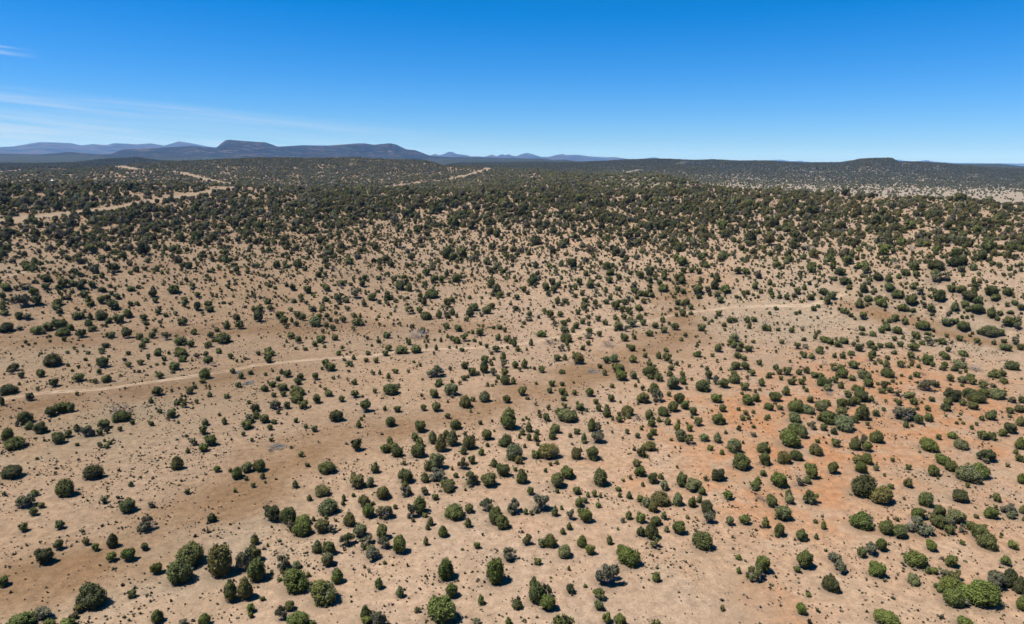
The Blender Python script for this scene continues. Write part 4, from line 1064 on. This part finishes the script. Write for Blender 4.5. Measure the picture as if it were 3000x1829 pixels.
for k in range(3):      # 8-10 open and greyish
    r = np.random.default_rng(640 + k)
    V, F = crown_mesh('m', lobes_open(r, 8), 520, 0.08, 1, 0.35, 0.62, seed=104 + k, gap=0.2)
    TV.append(joined('crown', V, F, branch_segs(r, 5, 0.95, 0.6, 1, 0.018), M_DEAD))
for k in range(2):      # 11-12 leafless
    r = np.random.default_rng(650 + k)
    sv, sf = sticks(branch_segs(r, 7, 1.0, 0.75, 2, 0.024), 3)
    TV.append(mesh_from('branches', sv, sf, mats=[M_DEADK if k else M_DEAD]))
for k in range(4):      # 13-16 far crowns
    r = np.random.default_rng(660 + k)
    V, F = crown_mesh('f', [(0, 0, .48, .44, .44, .48), (r.uniform(-.2, .2), .15, .6, .25, .25, .33)], 60, 0.2, 1, 0.4, seed=110 + k)
    TV.append(joined('crown', V, F))
tree_col = proto_set('crown_variant', TV)

P_, SC_, RO_, TI_, VA_ = [], [], [], [], []
def add_pt(x, y, z, w, h, tint, var, rot):
    P_.append(np.stack([x, y, z], -1)); SC_.append(np.stack([w, w, h], -1)); RO_.append(rot); TI_.append(tint); VA_.append(var)
rest = placed[N_THINGS:]
n = len(rest)
vv = []
for q in rest:
    kd = kind_of(q)
    vv.append({'round': rnd.randrange(0, 3), 'point': 3, 'multi': rnd.randrange(4, 8), 'open': rnd.randrange(8, 11), 'dead': rnd.randrange(11, 13)}[kd])
add_pt(np.array([q['X'] for q in rest]), np.array([q['Y'] for q in rest]), np.array([q['Z'] for q in rest]) - 0.03,
       np.array([q['W'] for q in rest]), np.array([q['H'] for q in rest]),
       np.array([jitter(TINT[q['c']]) for q in rest]), np.array(vv), rng.uniform(0, 6.28, n))

occ = np.array([(q['X'], q['Y'], q['W']) for q in placed])
def normal_at(x, y):
    e = 3.0 + np.hypot(x, y) * 0.01
    gx = (ground_z(x + e, y) - ground_z(x - e, y)) / (2 * e); gy = (ground_z(x, y + e) - ground_z(x, y - e)) / (2 * e)
    n_ = np.stack([-gx, -gy, np.ones_like(gx)], -1)
    return n_ / np.linalg.norm(n_, axis=1)[:, None]
def on_grid(A_, x, y):
    R = np.hypot(x, y); a = np.arctan2(x, y)
    i = np.clip(np.searchsorted(RR, R), 0, NR - 1); j = np.clip(np.round((a - az_f[0]) / (0.12 * D2R)).astype(int), 0, len(az_f) - 1)
    return A_[i, j]
def scatter(r0, r1, lam_max, wmean, wsd, k_cover, clump, dense=None, pack=0.62):
    area = 0.5 * (math.radians(106)) * (r1 ** 2 - r0 ** 2)
    n_ = int(area * lam_max)
    R = np.sqrt(rng.uniform(r0 ** 2, r1 ** 2, n_)); a = np.deg2rad(rng.uniform(-53, 53, n_))
    x = R * np.sin(a); y = R * np.cos(a); z = ground_z(x, y)
    cv, px, py = cover_at(x, y, z)
    if dense is not None:
        cv = dense(x, y, px, py, R)
    cn = fbm(x / clump + 3, y / clump + 8, 3)
    cn2 = fbm(x / (clump * 4) + 13, y / (clump * 4) + 28, 2)
    cv = np.clip(cv * k_cover * (0.70 + 0.6 * np.clip((cn - 0.3) / 0.4, 0, 1)) * (0.75 + 0.5 * cn2), 0, 0.93)
    nn = normal_at(x, y)
    v = np.stack([-x, -y, CAM_H - z], -1); v /= np.linalg.norm(v, axis=1)[:, None]
    sg = np.clip((nn * v).sum(1), 0.03, 1)
    w = np.clip(wmean * np.exp(rng.normal(0, wsd, n_)), 0.4, 8.5)
    h = w * rng.uniform(0.72, 1.1, n_)
    foot = wmean * (wmean * sg + 0.85 * wmean * np.sqrt(1 - sg ** 2)) / sg * pack
    lam = -np.log(1 - cv) / foot
    keep = rng.random(n_) < lam / lam_max
    keep &= on_grid(a_cut, x, y) < 0.35
    keep &= on_grid(a_track, x, y) > 2.5
    return x[keep], y[keep], z[keep], w[keep], h[keep], R[keep], px[keep], lam.max()

def drop_near(x, y, pad):
    k = np.ones(len(x), bool)
    for X0, Y0, W0 in occ:
        k &= (x - X0) ** 2 + (y - Y0) ** 2 > (W0 * 0.5 + pad) ** 2
    return k
def tints(n_, far=0.0):
    base = np.array([TINT['g'], TINT['o'], TINT['k'], TINT['l'], TINT['b'], TINT['y'], (0.075, 0.060, 0.036)])
    c = base[rng.choice(7, n_, p=[.32, .2, .2, .09, .07, .08, .04])] * rng.uniform(0.72, 1.2, (n_, 1))
    return c
tot = 0
for r0, r1, lm, wm, ws, kc, cl_ in ((230, 420, 0.045, 3.1, 0.30, 0.70, 16), (420, 700, 0.055, 3.3, 0.36, 0.95, 20), (700, 1300, 0.05, 3.6, 0.34, 1.0, 26),
                               (1300, 2600, 0.035, 4.6, 0.25, 1.0, 40), (2600, 5200, 0.020, 5.2, 0.22, 1.02, 60)):
    x, y, z, w, h, R, px, lx = scatter(r0, r1, lm, wm, ws, kc, cl_, pack=0.6 if r0 < 400 else 0.48 if r0 < 700 else 0.42 if r0 < 1300 else 0.30)
    if r0 < 400:
        k = drop_near(x, y, 1.2); x, y, z, w, h, R = x[k], y[k], z[k], w[k], h[k], R[k]
    n_ = len(x); tot += n_
    if r0 < 1300:
        var = rng.choice([0, 1, 2, 3, 4, 5, 6, 7, 8, 9, 10, 11], n_, p=[.12, .12, .12, .06, .12, .12, .11, .11, .035, .035, .035, .015])
        var = np.where((R > 900) & (rng.random(n_) < 0.7), rng.integers(13, 17, n_), var)
    else:
        var = rng.integers(13, 17, n_)
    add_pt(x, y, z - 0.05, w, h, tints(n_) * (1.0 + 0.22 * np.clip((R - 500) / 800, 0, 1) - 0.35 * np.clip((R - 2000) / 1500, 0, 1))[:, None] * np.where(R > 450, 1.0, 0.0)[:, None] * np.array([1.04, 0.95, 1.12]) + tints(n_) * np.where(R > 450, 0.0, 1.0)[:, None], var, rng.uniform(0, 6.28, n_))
    print('scatter', r0, r1, n_, 'lam max', round(float(lx), 4))
# the open stand goes on beyond the edges of the view
def beyond(x, y, px, py, R):
    return np.where(((px < -35) | (px > 3035) | (py > 1875)) & (py > 900), 0.16, 0.0)
x, y, z, w, h, R, px, lx = scatter(40, 420, 0.03, 3.0, 0.35, 1.0, 16, beyond)
add_pt(x, y, z - 0.05, w, h, tints(len(x)), rng.integers(0, 11, len(x)), rng.uniform(0, 6.28, len(x)))
# small bushes on the rocky slope and between the trees
def small_d(x, y, px, py, R):
    v = np.interp(py, [560, 620, 680, 760, 860, 930, 1000, 1100, 1300, 1829], [.30, .36, .40, .34, .22, .09, .05, .03, .012, .006])
    v = v * np.interp(px, [0, 600, 900, 2000, 2300, 3000], [.75, .95, 1, 1, .95, .95])
    return v
x, y, z, w, h, R, px, lx = scatter(90, 760, 0.16, 1.2, 0.35, 1.0, 9, small_d)
k = drop_near(x, y, 0.6); x, y, z, w, h, R = x[k], y[k], z[k], w[k], h[k], R[k]
n_ = len(x); print('small bushes', n_, lx)
add_pt(x, y, z - 0.02, w, h, tints(n_), rng.choice([0, 1, 2, 3, 8, 9, 13, 14, 15, 16], n_), rng.uniform(0, 6.28, n_))

def instancer(name, pts, sc, ro, ti, va, coll):
    me = bpy.data.meshes.new(name)
    me.vertices.add(len(pts)); me.vertices.foreach_set('co', pts.astype(np.float32).ravel())
    for nm, ty, key, arr in (('size', 'FLOAT_VECTOR', 'vector', sc), ('turn', 'FLOAT_VECTOR', 'vector', ro), ('tint', 'FLOAT_VECTOR', 'vector', ti), ('variant', 'INT', 'value', va)):
        at = me.attributes.new(nm, ty, 'POINT')
        at.data.foreach_set(key, arr.astype(np.int32 if ty == 'INT' else np.float32).ravel())
    o = link(name, me)
    ng = bpy.data.node_groups.new(name, 'GeometryNodeTree')
    ng.interface.new_socket('Geometry', in_out='INPUT', socket_type='NodeSocketGeometry')
    ng.interface.new_socket('Geometry', in_out='OUTPUT', socket_type='NodeSocketGeometry')
    gi = ng.nodes.new('NodeGroupInput'); go = ng.nodes.new('NodeGroupOutput')
    iop = ng.nodes.new('GeometryNodeInstanceOnPoints')
    ci = ng.nodes.new('GeometryNodeCollectionInfo')
    ci.inputs['Collection'].default_value = coll
    ci.inputs['Separate Children'].default_value = True
    ci.inputs['Reset Children'].default_value = True
    def na(nm, ty):
        a_ = ng.nodes.new('GeometryNodeInputNamedAttribute'); a_.data_type = ty; a_.inputs['Name'].default_value = nm
        return a_.outputs['Attribute']
    iop.inputs['Pick Instance'].default_value = True
    ng.links.new(gi.outputs[0], iop.inputs['Points'])
    ng.links.new(ci.outputs[0], iop.inputs['Instance'])
    ng.links.new(na('variant', 'INT'), iop.inputs['Instance Index'])
    er = ng.nodes.new('FunctionNodeEulerToRotation')
    ng.links.new(na('turn', 'FLOAT_VECTOR'), er.inputs[0]); ng.links.new(er.outputs[0], iop.inputs['Rotation'])
    ng.links.new(na('size', 'FLOAT_VECTOR'), iop.inputs['Scale'])
    ng.links.new(iop.outputs[0], go.inputs[0])
    md = o.modifiers.new('scatter', 'NODES'); md.node_group = ng
    return tag(o, kind='stuff')
P_ = np.concatenate(P_); SC_ = np.concatenate(SC_); TI_ = np.concatenate(TI_); VA_ = np.concatenate(VA_); RO_ = np.concatenate(RO_)
turn = np.stack([rng.normal(0, 0.05, len(P_)), rng.normal(0, 0.05, len(P_)), RO_], -1)
o = instancer('woodland', P_, SC_, turn, TI_, VA_, tree_col)
tag(o, 'juniper woodland thickening over the slopes and hills behind the open ground', 'woodland')

# ------------------------------------------------------------------ low scrub and grass clumps on the open ground
SV = []
for k in range(5):
    r = np.random.default_rng(700 + k)
    d = norm(r.normal(size=(16, 3))); d[:, 2] = np.abs(d[:, 2]) * 0.9 + 0.15
    V = []; F = []
    for i, q in enumerate(d):
        base = np.array([q[0], q[1], 0]) * 0.12; tip = q * np.array([0.5, 0.5, 0.75]) * r.uniform(.7, 1.1)
        s = np.cross(q, [0, 0, 1.0]); s = s / (np.linalg.norm(s) + 1e-6) * 0.16
        V += [base - s, base + s, tip + s * 0.6, tip - s * 0.6]; F += [(4 * i, 4 * i + 1, 4 * i + 2), (4 * i, 4 * i + 2, 4 * i + 3)]
    SV.append(mesh_from('clump', np.array(V), np.array(F), mats=[M_FOL]))
scrub_col = proto_set('scrub_variant', SV)
def scrub(r0, r1, dens, w0, ws):
    n_ = int(0.5 * math.radians(106) * (r1 ** 2 - r0 ** 2) * dens)
    R = np.sqrt(rng.uniform(r0 ** 2, r1 ** 2, n_)); a = np.deg2rad(rng.uniform(-53, 53, n_))
    x = R * np.sin(a); y = R * np.cos(a)
    p = np.clip((fbm(x / 13 + 50, y / 13 + 5, 3) - 0.33) / 0.28, 0.16, 1) * np.clip((fbm(x / 3.5, y / 3.5, 2) - 0.25) / 0.4, 0.1, 1)
    px, py, _ = project(x, y, ground_z(x, y))
    p *= np.interp(px, [0, 900, 1500, 2300, 3000], [1.0, .75, .7, .6, .8]) * (1 - 0.5 * np.clip(on_grid(a_swale, x, y), 0, 1)) * (1 + 0.5 * on_grid(a_pale, x, y)) * 0.8
    k = (rng.random(n_) < p) & (on_grid(a_track, x, y) > 1.8)
    x, y = x[k], y[k]
    w = np.clip(w0 * np.exp(rng.normal(0, ws, len(x))), 0.12, 1.3)
    return x, y, w
sx, sy, sw = [np.concatenate(v) for v in zip(scrub(60, 200, 1.8, 0.36, 0.42), scrub(200, 420, 0.8, 0.46, 0.4))]
n_ = len(sx)
print('scrub', n_)
cols = np.array([(0.0850, 0.0731, 0.0467), (0.1062, 0.0952, 0.0697), (0.0697, 0.0748, 0.0408), (0.1190, 0.0952, 0.0638), (0.0723, 0.0510, 0.0382)])
ti = cols[rng.choice(5, n_, p=[.3, .25, .2, .15, .1])] * rng.uniform(.75, 1.2, (n_, 1))
o = instancer('desert_scrub', np.stack([sx, sy, ground_z(sx, sy) - 0.02], -1), np.stack([sw, sw, sw * rng.uniform(.6, 1.0, n_)], -1),
              np.stack([np.zeros(n_), np.zeros(n_), rng.uniform(0, 6.28, n_)], -1), ti, rng.integers(0, 5, n_), scrub_col)
tag(o, 'low dry scrub and grass clumps dotted over the sandy ground', 'scrub')

# ------------------------------------------------------------------ fallen dead junipers: grey brushwood lying on the ground
M_BRUSH = wood_mat('sun-bleached brushwood', (0.10, 0.10, 0.10), (0.24, 0.235, 0.23))
def fallen(px, py, wpx, hpx, label, seed):
    r = np.random.default_rng(seed)
    p = hit(px, py)
    z0 = float(ground_z(*p)); dep = project(np.array([p[0]]), np.array([p[1]]), np.array([z0]))[2][0]
    W = wpx * dep / FPX; th = math.atan2(CAM_H - z0, math.hypot(*p)); Dp = hpx * dep / FPX / math.sin(th)
    root = bpy.data.objects.new('fallen_juniper', None); COL.objects.link(root); root.location = (p[0], p[1], z0)
    segs = []
    for i in range(230):
        t = r.uniform(0, 6.283); q = math.sqrt(r.random()) * (0.72 + 0.3 * math.sin(t * 3 + seed) + 0.15 * math.sin(t * 7))
        x = math.cos(t) * q * W / 2 * 0.85; y = math.sin(t) * q * Dp / 2 * 0.85
        a_ = math.atan2(y, x) + r.normal(0, 0.5); ln = r.uniform(0.4, 1.1)
        zz = r.uniform(0.03, 0.5) * (1.3 - q)
        segs.append(((x, y, zz), (x + math.cos(a_) * ln, y + math.sin(a_) * ln, max(0.02, zz + r.uniform(-.12, .12))), 0.042, 0.015))
    v, f = sticks(segs, 3)
    link('brushwood', mesh_from('brushwood', v, f, mats=[M_BRUSH]), root)['kind'] = 'stuff'
    v, f = sticks([(np.array(a) * W * 0.2, np.array(b) * W * 0.2, c * W * 0.2, d * W * 0.2) for a, b, c, d in branch_segs(r, 4, 0.9, 0.35, 1, 0.06)], 5)
    link('stump', mesh_from('stump', v, f, mats=[M_DEADK]), root)
    tag(root, label, 'dead tree', 'fallen dead junipers')
fallen(812, 1312, 62, 27, 'grey fallen juniper brushwood round a stump on bare ground, left of centre', 1)
fallen(1737, 1089, 46, 17, 'grey patch of fallen brushwood on sand, right of centre in the middle distance', 2)
fallen(728, 1124, 40, 15, 'grey brushwood heap just below the dirt track, beside a small green juniper', 3)
fallen(694, 1093, 22, 7, 'thin scatter of grey dead branches touching the edge of the dirt track', 4)

# ------------------------------------------------------------------ small made things
def plain(name, c, rough=0.7):
    m, nt, bs = new_mat(name)
    O = N(nt, 'ShaderNodeTexCoord').outputs['Object']
    L(nt, mix(nt, noise(nt, O, 4.0, 3), tuple(v * 0.8 for v in c), tuple(v * 1.15 for v in c)), bs.inputs['Base Color'])
    bs.inputs['Roughness'].default_value = rough
    return m
def boxv(cx, cy, cz, sx, sy, sz, bev=0.0):
    import bmesh
    bm = bmesh.new()
    bmesh.ops.create_cube(bm, size=1.0)
    for v in bm.verts:
        v.co = (v.co.x * sx + cx, v.co.y * sy + cy, v.co.z * sz + cz)
    if bev:
        bmesh.ops.bevel(bm, geom=bm.edges[:], offset=bev, segments=2, affect='EDGES')
    return bm
def bm_obj(name, bm, mat, parent=None):
    me = bpy.data.meshes.new(name); bm.to_mesh(me); bm.free(); me.materials.append(mat)
    return link(name, me, parent)
def at(px, py):
    p = hit(px, py); return p[0], p[1], float(ground_z(*p))
# a brownish sheet rigged in the shade of a juniper beside the track, with gear under it
x, y, z = at(622, 1072)
root = bpy.data.objects.new('canvas_shelter', None); COL.objects.link(root); root.location = (x, y, z)
tag(root, 'brown canvas sheet shelter in the shade under a juniper just above the track', 'shelter')
import bmesh
bm = bmesh.new()
g = [[bm.verts.new((-0.95 + i * 0.38, -0.55 + j * 0.275, 0.75 + 0.10 * math.sin(i * 1.3) * math.cos(j * 1.1) + 0.12 * j)) for j in range(5)] for i in range(6)]
for i in range(5):
    for j in range(4):
        bm.faces.new((g[i][j], g[i + 1][j], g[i + 1][j + 1], g[i][j + 1]))
bmesh.ops.solidify(bm, geom=bm.faces[:], thickness=0.02)
bm_obj('canvas_roof', bm, plain('brown canvas', (0.16, 0.125, 0.095)), root)
for cx, cy, h_ in ((-0.92, -0.5, .72), (0.92, -0.5, .72), (-0.92, 0.5, 1.2), (0.92, 0.5, 1.2)):
    v, f = sticks([((cx, cy, -0.05), (cx, cy, h_), 0.03, 0.025)], 6)
    link('pole', mesh_from('pole', v, f, mats=[M_BARK]), root)
def bundle(name, px, py, s, mat, label, cat, seed):
    x, y, z = at(px, py)
    r = np.random.default_rng(seed)
    d, f = ICO[2]
    v = d * np.array(s) * (1 + 0.25 * (n3(d * 1.8, 1.5, seed) - 0.5)[:, None]); v[:, 2] += s[2] * 0.8; v[:, 2] = np.maximum(v[:, 2], 0)
    o = link(name, mesh_from(name, v, f, mats=[mat], smooth=True)); o.location = (x, y, z)
    tag(o, label, cat); return o
bundle('dark_bundle', 630, 1075, (0.75, 0.4, 0.35), plain('dark purple cloth', (0.035, 0.02, 0.04)), 'dark purple bundle on the ground at the lower side of the canvas shelter', 'bundle', 1)
bundle('pale_sack', 605, 1070, (0.3, 0.26, 0.3), plain('pale pink cloth', (0.5, 0.36, 0.36)), 'pale pink sack at the left end of the canvas shelter', 'sack', 2)
bundle('pink_stone', 571.5, 1078, (0.26, 0.22, 0.13), plain('pale pink stone', (0.48, 0.28, 0.22)), 'small pale pink stone on open sand left of the canvas shelter', 'stone', 3)
# a far white shed
x, y, z = at(155, 533)
root = bpy.data.objects.new('white_shed', None); COL.objects.link(root); root.location = (x, y, z)
tag(root, 'tiny white shed in a clearing on the far left, before the wooded hills', 'shed')
M_W = plain('white sheet metal', (0.7, 0.7, 0.72), 0.5)
bm_obj('wall', boxv(0, 0, 1.3, 6.0, 3.6, 2.6), M_W, root)
bm = bmesh.new()
vs = [bm.verts.new(p) for p in [(-3.2, -2, 2.62), (3.2, -2, 2.62), (3.2, 2, 2.62), (-3.2, 2, 2.62), (-3.2, 0, 3.5), (3.2, 0, 3.5)]]
for q in ((0, 1, 5, 4), (2, 3, 4, 5), (0, 4, 3), (1, 2, 5), (3, 2, 1, 0)):
    bm.faces.new([vs[i] for i in q])
bm_obj('roof', bm, M_W, root)
bm_obj('door', boxv(0.6, -1.83, 1.05, 1.2, 0.06, 2.1), plain('grey door', (0.2, 0.2, 0.2)), root)
# H-frame power pole standing in the cleared swath
x, y, z = at(426, 598)
root = bpy.data.objects.new('power_pole', None); COL.objects.link(root); root.location = (x, y, z)
tag(root, 'brown two-legged wooden power pole in the cleared swath at upper left', 'power pole')
M_PO = plain('creosoted wood', (0.07, 0.05, 0.035))
for s_ in (-1.2, 1.2):
    v, f = sticks([((s_, 0, -0.5), (s_, 0, 8.5), 0.17, 0.12)], 8)
    link('post', mesh_from('post', v, f, mats=[M_PO]), root)
bm_obj('crossarm', boxv(0, -0.2, 7.6, 5.6, 0.16, 0.25), M_PO, root)
for s_ in (-2.6, 0, 2.6):
    v, f = sticks([((s_, -0.2, 7.45), (s_, -0.2, 6.7), 0.06, 0.09)], 6)
    link('insulator', mesh_from('insulator', v, f, mats=[plain('grey porcelain', (0.3, 0.3, 0.3), 0.3)]), root)

# ------------------------------------------------------------------ air
bm = boxv(0, 0, 0, 1, 1, 1)
zlo = float(ZG.min()) - 1.0; zhi = float(ZG.max()) + 40.0
for v in bm.verts:
    v.co = (v.co.x * 100000, v.co.y * 100000, zlo if v.co.z < 0 else zhi)
m = bpy.data.materials.new('haze'); m.use_nodes = True
nt = m.node_tree; nt.nodes.clear()
out = N(nt, 'ShaderNodeOutputMaterial')
pv = N(nt, 'ShaderNodeVolumePrincipled')
pv.inputs['Color'].default_value = (0.13, 0.42, 1.0, 1)
pv.inputs['Absorption Color'].default_value = (1, 1, 1, 1)
pv.inputs['Density'].default_value = 2.3e-5
pv.inputs['Anisotropy'].default_value = 0.0
L(nt, pv.outputs[0], out.inputs['Volume'])
bm_obj('haze', bm, m)
tag(bpy.data.objects['haze'], kind='stuff')
print('z range', zlo, zhi)
